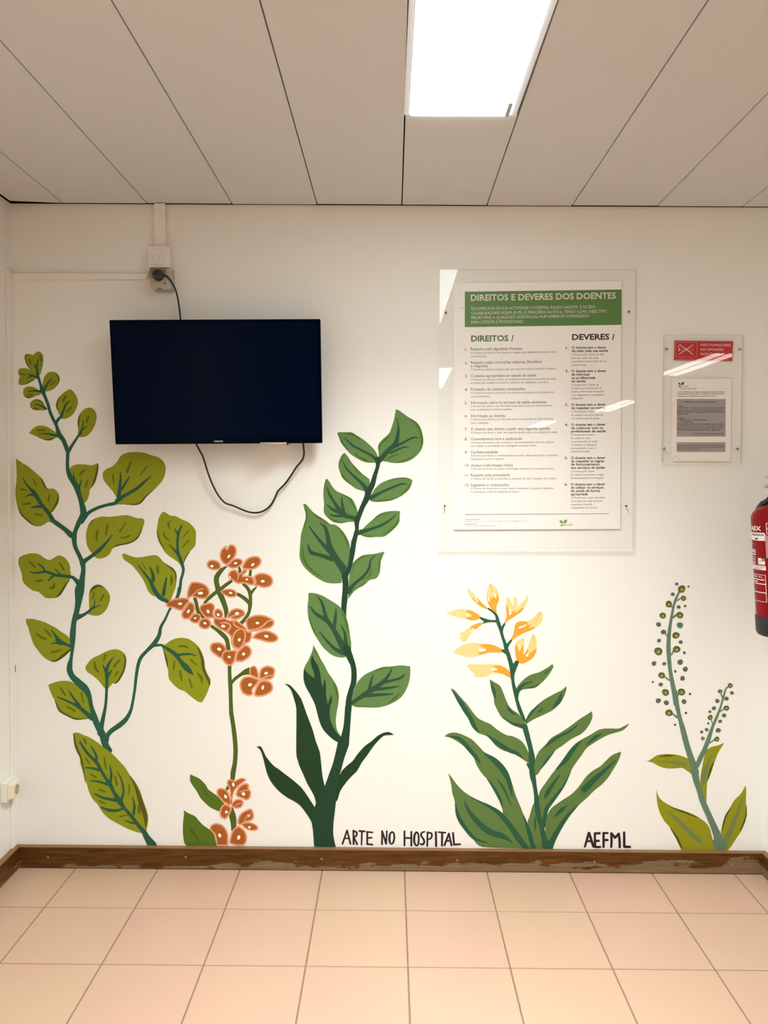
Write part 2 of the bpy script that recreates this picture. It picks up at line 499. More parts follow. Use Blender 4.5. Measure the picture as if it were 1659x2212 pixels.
# ------------------------------------------------------------------ wall plane data (x,z) in tenths of a millimetre
MURAL = """
PLANT painted_plant|mural plant|tall painted climber with olive leaves on a teal stem, left end of wall
PART stem
s T 6:-12592,18073,90 -12533,17875,95 -12461,17626,95 -12401,17428,176 -12328,17254,115 -12207,16931,110 -12135,16658,110 -12013,16384,115 -11915,16185,105 -11819,15861,176 -11670,15661,155 -11549,15337,150 -11520,15187,125 -11534,14861,120 -11520,14585,140 -11435,14344,176 -11249,14044,201 -11139,13743,176 -11054,13441,176 -10982,13139,226 -11009,12962,201 -11151,12683,176 -11281,12379,150 -11322,12126,176 -11288,11822,150 -11140,11494,150 -11029,11216,176 -11006,10962,160 -11047,10682,196 -11089,10402,251
s T 6:-11735,16510,100 -11862,16385,105 -11940,16235,120
s T 6:-11064,15915,75 -11218,15689,85 -11371,15463,105 -11487,15262,125
s T 6:-11321,12201,202 -11434,12251,212 -11659,12452,167 -11935,12652,167 -12110,12777,151
s T 6:-11089,10402,254 -11149,10246,346 -11197,9813,234 -11259,9480,188 -11297,9301,214 -11371,9045,183 -11422,8533,214 -11432,8149,132 -11482,7764,117 -11536,7506,188 -11544,7301,214 -11445,7070,214 -11243,6866,254 -10991,6636,254 -10853,6379,183 -10768,5967,153 -10657,5581,214 -10546,5271,229 -10370,4936,254 -10271,4574,244 -10120,4342,204
s T 0:-7452,11308,116 -7378,11054,106 -7404,10851,101 -7469,10622,101 -7508,10291,111 -7611,9985,126
s T 0:-7528,10349,114 -7615,10006,102 -7887,9547,85 -8045,9203,91 -8204,8916,114 -8277,8600,142 -8450,8312,171 -8708,8052,125 -8938,7792,131 -9039,7532,125 -9114,7128,114 -9175,6609,102 -9265,6089,102 -9354,5770,125 -9528,5479,171 -9758,5274,188 -10047,5069,171 -10191,4894,171 -10265,4719,256
s T 6:-8450,8240,114 -8194,8257,85 -8137,8228,74
s T 6:-9785,13440,126 -9836,13402,126 -10139,13337,106 -10468,13233,111 -10773,13067,126 -10926,12902,151 -11054,12750,202
PART leaf
p O 1:-13022,18678 -12946,18735 -12834,18728 -12721,18692! -12607,18792 -12495,18817 -12383,18731 -12355,18570 -12376,18347 -12429,18148 -12481,17974! -12568,18011 -12668,18048 -12816,18171 -12939,18368 -13016,18542
s D 3:-12861,18530,75 -12813,18406,65
s D 3:-12472,18644,90 -12436,18495,75
s S 2:-12921,18721,20 -13006,18591,35 -12939,18368,45 -12816,18171,20
s V 4:-12549,18520,40 -12590,18271,70 -12568,17998,100
s V 4:-12701,18370,35 -12603,18222,60
PART leaf
p O 1:-13263,18094 -13242,18181 -13141,18223 -12966,18219 -12817,18158 -12693,18072 -12618,17998 -12620,17874 -12721,17824 -12822,17749 -12924,17673 -13050,17635 -13175,17622 -13255,17671 -13248,17821 -13208,17920! -13265,18019
s V 4:-12894,18009,35 -12769,17972,55 -12570,17899,85
s V 4:-12933,17897,35 -12770,17928,50
s D 3:-13169,18045,55 -13032,17983,55
s S 2:-12999,17653,25 -12848,17748,45 -12671,17836,25
PART leaf
p O 1:-12398,17652 -12371,17801 -12293,17975 -12166,18088 -12016,18106 -11879,18052 -11793,17929 -11782,17792 -11846,17655 -11948,17530 -12100,17442 -12313,17404 -12400,17503
s V 4:-12057,17865,30 -12197,17703,60 -12350,17453,90
s D 3:-12097,17629,55 -11945,17779,65
s S 2:-11916,18052,20 -11813,17904,45 -11820,17755,30 -11884,17630,15
PART leaf
p O 1:-13098,17399 -13064,17498 -12950,17569 -12825,17580 -12675,17538 -12551,17452 -12476,17403 -12478,17291 -12604,17253 -12730,17202 -12856,17156 -12981,17163 -13080,17250
s V 4:-12928,17375,30 -12727,17426,55 -12451,17403,85
s D 3:-12930,17275,50 -12766,17289,65
s S 2:-13056,17237,20 -12906,17181,40 -12730,17222,20
PART leaf
p O 1:-12859,16977 -12782,17065 -12656,17123 -12530,17116 -12406,17042 -12320,16906 -12271,16806 -12335,16731 -12511,16725 -12711,16734 -12836,16828
s V 4:-12684,16933,25 -12508,16917,50 -12284,16781,85
s D 3:-12710,16803,55 -12560,16767,55
s S 2:-12732,17077,15 -12556,17091,30 -12382,16980,20
PART leaf
p O 1:-11410,17496! -11298,17410 -11187,17236 -11132,17038 -11179,16838 -11282,16638 -11409,16512 -11560,16437 -11711,16431 -11785,16535 -11859,16684 -11919,16833 -11918,16983 -11827,17183 -11675,17333 -11523,17433
s V 4:-11415,17086,25 -11554,16960,65 -11683,16660,85 -11735,16510,100
s D 3:-11666,17072,85 -11563,17234,85
s D 3:-11532,16686,65 -11380,16837,65
s S 2:-11777,17208,20 -11880,17008,50 -11878,16759,30
PART leaf
p O 1:-11146,16414 -11082,16589 -10954,16740 -10803,16828 -10653,16821 -10528,16730 -10467,16543 -10482,16369 -10559,16143 -10687,15943 -10864,15804 -11091,15778 -11145,15890 -11133,16090 -11161,16264
s V 4:-10946,16391,25 -10974,16116,60 -11064,15890,85
s V 4:-10810,16179,25 -10962,16053,50
s D 3:-10834,16316,80 -10756,16517,70
s S 2:-11057,16565,20 -11114,16365,50 -11125,16115,15
PART leaf
p O 1:-12912,15904! -12771,16067 -12594,16168 -12393,16177 -12217,16120 -12043,16009 -11906,15910 -11845,15798 -11971,15734 -12098,15659 -12249,15645 -12449,15694 -12674,15805
s V 4:-12547,15893,25 -12221,15883,60 -11870,15810,90
s D 3:-12583,16018,75 -12344,16020,75
s S 2:-12349,15682,20 -12173,15683,50 -11984,15747,15
PART leaf
p O 1:-13396,14996! -13141,14822 -12966,14723 -12717,14511 -12481,14299 -12370,14111 -12309,13948 -12221,13911 -12045,13917 -11920,13812 -11859,13662 -11874,13435 -11978,13232 -12132,13050 -12221,13004 -12147,12827 -12136,12701 -12263,12713 -12416,12611 -12593,12551 -12770,12570 -12945,12670 -13195,12909 -13317,13147 -13390,13374 -13430,13701 -13419,13953 -13382,14255 -13383,14632
s V 4:-13149,14269,30 -12977,14006,61 -12728,13731,151 -12482,13330,126 -12233,13029,141 -12085,12777,156
s V 4:-13058,13628,35 -12906,13692,66 -12729,13668,101
s V 4:-12862,13231,40 -12659,13265,86 -12432,13254,101
s D 3:-12784,14247,56 -12674,14034,61
s D 3:-13243,13884,50 -13054,13860,66
s D 3:-13163,13350,66 -12897,13382,66
s D 3:-12713,13000,61 -12487,12939,61
s D 3:-12199,13697,56 -12240,13470,71
s S 2:-12481,14274,20 -12384,14035,66 -12272,13898,30
s S 2:-11883,13737,20 -11912,13485,66 -12131,13080,40
s S 2:-13353,13273,20 -13219,12971,56 -12920,12696,45 -12770,12591,20
PART leaf
p O 1:-11456,14632 -11342,14746 -11178,14797 -10951,14799 -10649,14770 -10523,14814 -10447,14852! -10410,14752 -10438,14526 -10529,14224 -10632,14022 -10734,13896 -10774,13694 -10852,13492 -10954,13411 -11039,13642 -11112,13893 -11261,14144 -11409,14394
s V 4:-11319,14520,25 -11297,14294,56 -11187,13993,101
s V 4:-11020,14258,20 -11098,14069,61 -11137,13893,101
s D 3:-11094,14421,66 -10928,14598,71
s D 3:-10897,13983,61 -10806,14222,56
s S 2:-10448,14789,35 -10476,14526,66 -10580,14173,76 -10696,13959,20
PART leaf
p O 1:-10267,14418 -10254,14518 -10127,14644 -9950,14721 -9772,14872 -9619,15099 -9467,15200 -9266,15247 -9040,15253 -8788,15230 -8513,15144 -8262,15070 -8087,14934 -8000,14734 -8014,14483 -8116,14231 -8294,14029 -8471,13851 -8674,13674 -8827,13471 -8979,13365 -9181,13338 -9433,13367 -9773,13369 -9734,13490 -9808,13666 -9958,13892 -10157,14117 -10256,14292
s V 4:-9624,14547,25 -9627,14221,91 -9668,13894,116 -9695,13617,151
s V 4:-9286,14386,25 -9426,14172,76 -9579,13919,91
s V 4:-8518,14391,25 -8771,14176,91 -9075,13923,111 -9506,13668,126 -9734,13516,161 -9785,13440,126
s D 3:-9902,14432,50 -9867,14144,55
s D 3:-9398,14524,86 -9256,14888,76
s D 3:-8908,14427,45 -8692,14717,66
s S 2:-8471,13877,20 -8725,13648,50 -9004,13390,55 -9483,13371,20
PART leaf
p O 1:-10896,12246 -10842,12524 -10726,12727 -10548,12854 -10320,12919 -10043,12914 -9739,12948 -9436,12978 -9235,12939 -9059,12877 -8832,12854 -8777,12741 -8834,12538 -8912,12310 -9090,12106 -9293,11966 -9547,11901 -9749,11849 -9927,11771 -10030,11593 -10132,11491 -10285,11414 -10487,11400 -10613,11488 -10688,11589 -10788,11715 -10874,11917
s V 4:-9935,12265,25 -10127,12023,76 -10383,11743,126 -10663,11513,126 -10918,11333,151 -11046,11206,176
s D 3:-10501,12033,40 -10509,12248,91 -10464,12451,45
s D 3:-10175,12276,71 -10108,12630,71
s D 3:-9669,12381,71 -9439,12711,45
s D 3:-9683,12166,30 -9494,12167,55 -9304,12244,50
s S 2:-8872,12538,20 -9026,12170,55 -9344,11973,55 -9749,11887,50 -9927,11797,20
s S 2:-10548,12834,15 -10675,12753,45 -10804,12575,20
PART leaf
p O 1:-8111,13098 -7998,13079 -7847,12979 -7645,12955 -7419,12838 -7192,12739 -7017,12576 -6916,12400 -6918,12147 -6944,11894 -7122,11690 -7249,11562 -7325,11384 -7377,11207 -7503,11206 -7554,11281 -7780,11432 -8007,11608 -8157,11835 -8294,12112 -8335,12390 -8303,12643 -8251,12896
s V 4:-7433,12611,60 -7548,12320,86 -7588,11889,91 -7552,11586,111 -7452,11308,126 -7390,11105,111
s V 4:-7673,12483,50 -7573,12294,71
s V 4:-7879,11913,35 -7703,11737,66 -7552,11535,86
s D 3:-7848,12785,40 -7912,12646,76 -7862,12507,40
s D 3:-8078,12354,45 -8028,12190,76 -7877,12090,40
s D 3:-7181,12423,50 -7372,12207,35
s D 3:-7183,12069,55 -7399,11840,45
s S 2:-8310,12415,20 -8219,12037,45 -8031,11760,20
s S 2:-7134,11690,20 -7274,11486,50 -7364,11257,20
PART leaf
p O 1:-9588,11520 -9524,11584 -9348,11522 -9095,11448 -8842,11470 -8538,11528 -8361,11534 -8235,11454 -8085,11278 -7883,11152 -7732,11052 -7632,10875 -7620,10672 -7660,10366 -7789,10034 -7842,9919 -7942,9824! -8144,9917 -8296,10000 -8523,10080 -8674,10257 -8798,10561 -8974,10840 -9199,11117 -9350,11243 -9526,11369
s V 4:-9009,11157,35 -8796,10892,66 -8570,10588,111 -8471,10335,151 -8245,10006,166 -7967,9855,126
s V 4:-8604,11134,30 -8492,10869,116 -8469,10615,126
s V 4:-7987,10707,55 -8052,10414,101 -8105,10108,141
s D 3:-8856,11259,25 -8744,11019,40
s D 3:-8313,11124,96 -8302,10908,96
s D 3:-7822,10797,50 -7798,10619,101 -7837,10441,45
s S 2:-8097,11265,20 -7883,11122,50 -7720,10981,66 -7652,10798,50 -7651,10595,15
PART leaf
p O 1:-13358,11300 -13318,11414 -13165,11504 -12961,11561 -12759,11570 -12582,11521 -12381,11383 -12230,11333 -12077,11410 -11924,11493 -11773,11476 -11597,11338 -11498,11135 -11475,10932 -11464,10780 -11505,10602 -11659,10397 -11814,10141 -11943,9987 -12172,9935 -12400,9959 -12551,10085 -12664,10173 -12828,10210 -13030,10336 -13204,10538 -13239,10793 -13299,10995 -13352,11148
s V 4:-12971,10896,25 -12718,10860,66 -12413,10900,81 -12261,10876,91 -12009,10789,101 -11705,10753,111 -11427,10717,116 -11276,10603,151 -11176,10477,202
s V 4:-12650,11191,40 -12487,11078,66 -12363,10888,76
s V 4:-12032,11005,30 -11907,10878,56 -11781,10765,66
s V 4:-12291,10571,35 -12162,10699,71 -12060,10776,76
s D 3:-12953,11265,71 -12766,11076,81
s D 3:-11864,11222,71 -11715,10994,76
s D 3:-12747,10580,50 -12621,10568,76 -12493,10600,50
s D 3:-12051,10496,40 -12104,10343,101 -12231,10304,61
s S 2:-11530,10602,20 -11698,10359,76 -11879,10077,76 -12045,9956,20
PART leaf
p O 1:-10814,9994 -10799,10172 -10722,10326 -10594,10428 -10442,10450 -10290,10380 -10140,10228 -10053,10050 -10054,9872 -10146,9616 -10300,9411 -10504,9312 -10732,9331 -10846,9381 -10806,9560 -10817,9764
s V 4:-10587,9906,20 -10640,9664,56 -10781,9509,92 -11012,9342,117 -11241,9251,204
s V 4:-10398,9704,25 -10679,9587,71
s D 3:-10675,9931,51 -10622,10135,61
s D 3:-10397,9857,51 -10281,10061,76
s S 2:-10774,10147,25 -10659,10313,92 -10442,10409,66 -10265,10329,20
PART leaf
p O 1:-13123,9173! -12894,9180 -12640,9125 -12438,9063 -12236,8962 -12034,8861 -11832,8709 -11630,8583 -11518,8430 -11494,8251 -11484,8071 -11638,7916 -11793,7761 -11947,7657 -12126,7599 -12304,7655 -12506,7794 -12706,8036 -12856,8266 -12954,8547 -13026,8828 -13100,9007
s V 4:-12200,8796,31 -12038,8554,86 -11913,8350,214 -11685,8262,102 -11457,8174,112
s V 4:-12232,8284,25 -12041,8298,61 -11888,8312,86
s D 3:-12736,8626,56 -12572,8512,86 -12408,8436,66
s D 3:-12441,8820,41 -12316,8680,86 -12203,8540,56
s D 3:-12198,7963,61 -12019,7996,71 -11840,8056,41
s S 2:-11535,8045,76 -11767,7838,102 -12049,7644,66 -12228,7650,15
PART leaf
p O 1:-12324,6703 -12303,6767 -12111,6846 -11906,6899 -11702,6908 -11498,6877 -11295,6762 -11042,6636 -10929,6482 -10855,6173 -10795,5838 -10747,5580 -10850,5514 -11106,5486 -11336,5485 -11564,5599 -11869,5726 -11995,5906 -12094,6163 -12218,6394
s V 4:-12015,6318,36 -11710,6192,71 -11431,6065,92 -11177,5912,127 -10975,5733,153 -10747,5528,178
s V 4:-11591,6554,31 -11428,6297,81 -11202,5990,117
s D 3:-11883,6642,76 -11721,6385,71
s D 3:-11133,6454,61 -11047,6120,61
s D 3:-11649,5960,61 -11383,5807,76
s S 2:-12094,6163,25 -11932,5816,76 -11653,5637,61 -11335,5503,66 -10926,5522,15
PART leaf
p O 1:-10969,7408 -10878,7575 -10705,7749 -10476,7866 -10247,7983 -10018,8070 -9819,8086 -9620,8002 -9493,7845 -9475,7615 -9540,7298 -9657,7067 -9801,6893 -9887,6811 -9973,6834 -10074,6717 -10175,6630 -10260,6635 -10373,6773 -10542,6973 -10712,7116 -10910,7258
s V 4:-9950,7784,28 -10094,7581,85 -10196,7322,131 -10186,6947,114 -10203,6601,102 -10237,6081,102 -10313,5675,131 -10402,5269,171 -10448,4979,228
s V 4:-10323,7493,40 -10253,7321,74 -10198,7149,85
s V 4:-9997,7338,34 -10098,7178,80 -10171,7034,85
s D 3:-10636,7577,80 -10595,7376,97 -10482,7247,57
s D 3:-10293,7666,68 -10234,7868,74
s D 3:-9924,7453,80 -9722,7685,74
s D 3:-9899,7094,51 -9783,7267,63
s S 2:-9578,7902,23 -9509,7643,63 -9583,7298,74 -9772,6936,68 -9901,6828,28
PART leaf
p O 1:-8166,8185 -8037,8287 -7880,8403 -7680,8496 -7452,8526 -7225,8494 -7026,8380 -6856,8224 -6715,7981 -6631,7694 -6603,7436 -6518,7206 -6419,7034 -6406,6862 -6463,6688 -6550,6457 -6694,6196 -6779,6161 -6893,6194 -7121,6366 -7348,6552 -7576,6651 -7803,6851 -7931,7051 -7957,7339 -8012,7713 -8096,7999
s V 4:-8194,8257,85 -7967,8115,114 -7683,7916,159 -7514,7688,142 -7315,7459,216 -7174,7316,171 -7046,7179,40
s V 4:-6943,7887,34 -7228,7934,80 -7626,7888,97
s D 3:-7539,8204,57 -7397,8228,80 -7226,8164,51
s D 3:-7129,7719,68 -6916,7534,46
s D 3:-7713,7672,46 -7728,7513,74 -7758,7341,40
s D 3:-7516,7314,57 -7488,7141,85 -7446,6940,40
s D 3:-6875,7232,63 -6747,7061,102 -6719,6845,40
s D 3:-7175,7014,68 -7091,6698,68
s S 2:-6856,8167,46 -6710,7780,102 -6655,7378,102 -6471,6948,85 -6449,6775,23
s S 2:-8115,8099,28 -8012,7713,74 -7971,7425,23
PART leaf
p O 7:-11450,4975! -11283,4997 -11080,4913 -10850,4824 -10545,4632 -10342,4465 -10037,4234 -9784,3977 -9555,3719 -9379,3434 -9150,3124 -8999,2812 -8874,2422 -8748,2031 -8719,1770 -8765,1481 -8831,1271 -9037,1283 -9396,1397 -9805,1603 -10163,1809 -10417,2069 -10569,2329 -10772,2562 -10897,2848 -10971,3134 -11070,3446 -11194,3861 -11204,4069 -11317,4276 -11404,4534
s V 10:-11198,4653,67 -10959,4278,102 -10579,3866,118 -10352,3452,102 -10100,3063,143 -9949,2752,128 -9772,2466,215 -9594,2207,118 -9289,1843,128 -9060,1531,128 -8882,1323,179 -8755,1088,231 -8564,802,333
s V 10:-10790,4487,41 -10627,4203,87 -10591,3944,92
s V 10:-10991,3694,56 -10760,3683,77 -10505,3607,92
s V 10:-10118,3792,36 -10057,3480,82 -10099,3141,102
s V 10:-10804,3214,46 -10509,3177,72 -10202,3089,102
s V 10:-9851,3599,20 -9688,3249,61 -9614,2833,72 -9694,2519,102
s V 10:-10668,2720,51 -10361,2579,92 -9900,2491,128
s V 10:-10454,2225,46 -10160,2123,113 -9852,2113,102 -9620,2193,87
s V 10:-9295,2627,26 -9221,2314,87 -9249,1974,92
s V 10:-9547,1736,36 -9393,1672,67 -9214,1635,87
s D 9:-11043,4758,87 -10968,4577,56
s D 9:-10987,4045,67 -10861,3851,56
s D 9:-10308,4089,46 -10284,3869,82 -10248,3648,41
s D 9:-10801,3448,61 -10623,3345,61
s D 9:-9917,3377,72 -9856,3065,77
s D 9:-10512,2890,67 -10295,2814,56
s D 9:-10491,2460,72 -10312,2370,61
s D 9:-9407,3095,36 -9403,2913,67 -9423,2704,36
s D 9:-9751,1878,61 -9481,1946,56
s D 9:-9054,2342,51 -9055,2159,113 -9031,1976,46
s S 8:-11412,4923,41 -11353,4535,77 -11171,4069,67 -11088,3680,46 -11010,3134,20
s S 8:-9379,3408,26 -9164,2993,92 -9002,2473,169 -8826,1900,143 -8809,1507,36
PLANT painted_plant|mural plant|painted plant with clusters of orange flowers on one thin stem, beside the olive climber
PART stem
s G 0:-5815,11137,55 -5988,11008,146 -6153,10787,182 -6181,10604,182 -6136,10384,182 -6118,10238,164 -6009,10056,200 -5901,9781,182 -5829,9525,164 -5856,9304,73
s G 0:-5643,10608,109 -5826,10478,128 -5990,10349,128 -6173,10219,128 -6393,10034,128 -6612,9813,91
s G 0:-5360,11122,91 -5324,10976,109 -5351,10866,73
s G 0:-4942,11015,100 -4960,10814,109
s G 0:-5197,10501,109 -5061,10374,128 -4970,10192,131 -4943,9954,120 -4961,9752,146 -4980,9568,120 -5044,9384,120 -5172,9199,128 -5273,9088,146
s G 0:-4733,10395,55 -4861,10266,102 -4924,10155,109
s G 0:-5408,10133,128 -5244,10043,128 -5080,9916,146 -4970,9788,128
s G 0:-6963,9962,128 -6900,9760,128 -6873,9577,128 -6810,9431,146 -6664,9285,110
s G 0:-6355,8956,110 -6173,8829,121 -5972,8664,164 -5826,8500,164 -5772,8298,153 -5745,8058,153
s G 0:-5706,7554,135 -5710,7277,132 -5698,6981,139 -5680,6722,154 -5672,6351,139 -5655,5775,154
s G 0:-5652,6870,110 -5505,7038,117 -5303,7188,128 -5138,7281,201 -4992,7319,274
s G 0:-5654,5774,156 -5573,5240,160 -5517,4743,164 -5498,4328,164 -5525,3912,164 -5587,3579,185 -5619,3308,164 -5742,3077,123 -5825,2930,103
s G 0:-5642,2201,123 -5622,1971,246 -5581,1720,226 -5582,1510,185 -5633,1415,82
PART leaf
p H 1:-7156,3482! -7013,3410 -6849,3339 -6706,3215 -6584,3070 -6502,2925 -6338,2801 -6154,2656 -5990,2470 -5909,2366 -6012,2281 -6084,2113 -6258,2164 -6464,2277 -6668,2464 -6811,2630 -6934,2858 -7076,3066 -7168,3232 -7173,3378
s h 2:-6769,3006,16 -6544,2736,49 -6258,2446,21
PART leaf
p H 3:-7410,2133! -7225,2020 -6999,1917 -6836,1730 -6672,1564 -6467,1419 -6303,1231 -6252,1043 -6201,802! -6551,799 -6922,795 -7262,803 -7375,886 -7425,1095 -7444,1389 -7432,1704 -7400,1976
s h 4:-7207,1559,21 -7023,1225,103 -6839,975,33
PART flower
f 2:-5813,11912! -5913,11848 -6004,11756 -6056,11609 -6056,11464 -6006,11336 -5915,11236 -5815,11195 -5715,11247 -5605,11357 -5514,11467 -5450,11596 -5432,11732 -5468,11860 -5549,11932 -5640,11950 -5731,11913 -5777,11830! -5795,11775!;-5729,11511,73,40,55
f 1:-5815,11201 -5715,11265 -5623,11375 -5496,11440 -5369,11450 -5259,11405 -5209,11314 -5242,11223 -5333,11140 -5460,11084 -5606,11065 -5715,11101! -5779,11155;-5482,11263,66,40,15
PART flower
f 1:-6534,11186 -6506,11296 -6424,11370 -6315,11389 -6188,11368 -6079,11308 -6021,11226 -6010,11117 -6061,11034 -6189,11002 -6353,11014 -6471,11077;-6338,11151,62,47,-20
PART flower
f 2:-5251,11122 -5205,11251 -5132,11379 -5023,11471 -4896,11517 -4768,11537 -4641,11510 -4559,11420 -4541,11310 -4577,11219 -4659,11127 -4805,11043 -4951,11015 -5096,11032 -5205,11050;-4859,11213,73,44,40
PART flower
f 1:-5761,10808 -5725,10936 -5624,11019 -5497,11033 -5388,10975 -5351,10902 -5260,10976 -5169,11050 -5060,11032 -5078,10941 -5169,10849 -5206,10812 -5078,10822 -4933,10796 -4824,10760 -4787,10669 -4787,10541 -4842,10467 -4988,10466 -5133,10520 -5243,10519 -5389,10509 -5534,10572 -5625,10644 -5734,10699;-5683,10754,29,51,20;-5075,10676,44,36,-20
s R 4:-5461,10956,29 -5379,10847,55 -5416,10646,26
s R 4:-4915,10759,36 -4833,10669,47 -4824,10522,36
PART flower
f 1:-4824,10760 -4769,10852 -4641,10908 -4478,10923 -4314,10883 -4186,10801 -4123,10674 -4132,10527 -4223,10426 -4350,10379 -4496,10369 -4660,10423 -4824,10449 -4778,10577;-4500,10616,73,47,0
PART flower
f 1:-6055,10220! -5954,10294 -5790,10332 -5626,10333 -5498,10279 -5435,10188 -5444,10096 -5499,10032 -5645,10007 -5791,10039 -5936,10129;-5663,10183,66,40,-10
PART flower
f 2:-7254,10015! -7253,10180 -7207,10345 -7142,10492 -7060,10575 -6878,10582 -6696,10541 -6550,10460 -6450,10332 -6414,10186 -6461,10057 -6552,9965 -6698,9945 -6880,9981 -7026,10016 -7117,10006 -7191,9942!;-6761,10165,102,55,5
s R 4:-6660,10331,37 -6843,10274,47 -6989,10145,44 -7081,10071,26
f 1:-8031,9734 -7976,9826 -7830,9919 -7610,9975 -7391,10004 -7227,9978 -7163,9924 -7182,9813 -7265,9721 -7357,9592 -7430,9518 -7576,9535 -7758,9607 -7959,9642;-7502,9771,77,47,0
f 2:-7375,9573 -7283,9703 -7191,9832 -7082,9833 -6991,9760 -6955,9650 -6965,9503 -7029,9392 -7139,9244 -7249,9198 -7377,9215 -7450,9316 -7449,9444;-7202,9498,44,77,-30
PART flower
f 1:-7139,9281 -7047,9392 -6974,9429 -6846,9421 -6764,9367 -6737,9266 -6793,9137 -6884,9053 -7031,9071 -7140,9134 -7176,9198;-6957,9249,51,33,0
PART flower
f 2:-6839,9063 -6802,9173 -6701,9248 -6573,9267 -6464,9231 -6400,9158 -6364,9066 -6392,8956 -6483,8872 -6611,8840 -6739,8880 -6821,8953;-6601,9065,62,44,-10
PART flower
f 1:-6794,9669 -6717,9743 -6571,9800 -6425,9828 -6316,9801 -6243,9710 -6234,9600 -6280,9471 -6262,9343 -6226,9270 -6336,9250 -6482,9231 -6609,9285 -6719,9413 -6800,9541;-6485,9497,51,77,25
PART flower
f 2:-6271,9416 -6243,9545 -6170,9604 -6061,9592 -5970,9510 -5934,9400 -5961,9290 -6062,9243 -6171,9261 -6244,9325;-6120,9384,58,51,-40
PART flower
f 1:-6267,9283 -6048,9248 -5902,9286 -5720,9195 -5501,9197 -5300,9088 -5118,8924 -5045,8795 -4899,8778 -4881,8631 -4917,8483 -5009,8354 -5100,8335 -5174,8223 -5302,8112 -5430,8092 -5576,8165 -5649,8312 -5667,8459 -5685,8588 -5831,8734 -6031,8825 -6195,8952 -6295,9080;-5936,8964,77,55,-10
s R 4:-6031,9082,44 -5866,9093,58 -5702,9030,66 -5684,8919,73 -5776,8790,91
s R 4:-5556,9141,44 -5538,9031,62 -5428,8940,55 -5319,8922,29
f 5:-5612,8533 -5575,8681 -5483,8811 -5355,8885 -5227,8886 -5136,8795 -5109,8629 -5137,8445 -5210,8278 -5302,8149 -5430,8129 -5558,8202 -5621,8349;-5352,8471,51,66,-20
PART flower
f 2:-5820,9286 -5756,9452 -5646,9563 -5500,9623 -5354,9620 -5226,9575 -5135,9475 -5144,9365 -5245,9290 -5373,9216 -5537,9196 -5683,9250;-5436,9436,87,51,10
s R 4:-5774,9268,44 -5573,9343,47 -5354,9382,29 -5226,9474,18
PART flower
f 2:-5127,9126 -5081,9255 -4953,9329 -4770,9386 -4588,9396 -4387,9361 -4205,9280 -4095,9189 -4077,9060 -4150,8949 -4278,8884 -4479,8837 -4716,8780 -4880,8769 -5027,8814 -5099,8942;-4694,9089,69,47,-5
s R 4:-4113,9207,44 -4314,9150,51 -4478,9002,62 -4661,8890,55 -4990,8833,44
f 2:-4881,8557! -4789,8687 -4625,8780 -4442,8828 -4259,8811 -4077,8729 -3949,8620 -3930,8509 -4004,8417 -4168,8369 -4369,8386 -4588,8449 -4808,8503;-4369,8607,80,51,-10
PART flower
f 2:-6427,8139 -6408,8269 -6325,8352 -6179,8381 -6033,8364 -5905,8291 -5832,8181 -5823,8070 -5906,7959 -5980,7792 -6089,7801 -6235,7901 -6372,8011;-6085,8120,80,59,-20
f 5:-5998,7866 -5961,7995 -5851,8079 -5686,8090 -5503,8100 -5430,8055 -5467,7870 -5504,7704 -5577,7574 -5687,7503 -5779,7526 -5907,7627 -5989,7755;-5720,7835,62,40,0
f 8:-5504,7722 -5485,7907 -5412,8055 -5302,8167 -5174,8278 -5064,8279 -4954,8206 -4890,8077 -4909,7948 -4991,7818 -5120,7725 -5229,7669 -5376,7658 -5467,7667;-5196,7950,55,62,-30
PART flower
f 2:-4992,7301 -4973,7431 -4900,7505 -4790,7515 -4699,7414 -4653,7248 -4644,7045! -4772,7081 -4901,7135 -4974,7190
f 2:-4626,7285 -4571,7415 -4461,7499 -4314,7532 -4168,7501 -4058,7419 -4049,7271 -4095,7105 -4223,7011 -4443,6991 -4626,7026! -4644,7156;-4379,7250,69,51,20
f 5:-5350,6798 -5322,6947 -5230,7077 -5102,7134 -4937,7135 -4772,7081 -4644,7045 -4644,6915 -4773,6747 -4865,6617 -4846,6487 -4938,6412 -5066,6415 -5213,6484 -5305,6613;-4965,6820,77,59,30
f 5:-4644,6915 -4516,6990 -4369,6991 -4241,6955 -4150,6863 -4113,6716 -4159,6585 -4278,6492 -4480,6398 -4700,6377 -4810,6423 -4819,6543 -4754,6729;-4498,6722,44,84,-15
s R 8:-4076,7179,37 -4296,7149,51 -4479,7074,62 -4626,6952,62 -4699,6841,37
PART flower
f 2:-5824,3160 -5783,3285 -5670,3307 -5557,3256 -5434,3309 -5311,3362 -5188,3357 -5116,3270 -5271,3144 -5414,3017 -5517,2891 -5579,2724 -5621,2515 -5662,2389 -5702,2660 -5722,2910 -5773,3035;-5582,3110,49,78,10
f 2:-6205,2844 -6163,2948 -6050,2987 -5907,2961 -5784,2868 -5723,2743 -5662,2556 -5642,2368 -5724,2326 -5847,2387 -5970,2449 -6072,2573 -6175,2698;-5867,2659,49,82,25
f 2:-5497,2745 -5466,2892 -5394,3018 -5271,3123 -5127,3176 -5004,3104 -5004,2979 -4932,2855 -4933,2708 -4984,2583 -5107,2519 -5271,2580 -5456,2662;-5210,2765,70,62,-30
s R 8:-5353,2830,33 -5189,2894,49 -5004,2906,33
f 2:-5642,2264 -5641,2410 -5538,2536 -5415,2579 -5272,2559 -5200,2455 -5231,2330 -5334,2235 -5498,2212
s R 8:-5580,2264,25 -5416,2391,41 -5231,2434,29
f 5:-6094,2050 -6053,2239 -5950,2365 -5826,2377 -5683,2284 -5642,2201 -5683,2075 -5745,1949 -5848,1822 -5951,1821 -6064,1904;-5837,2084,53,57,0
PART flower
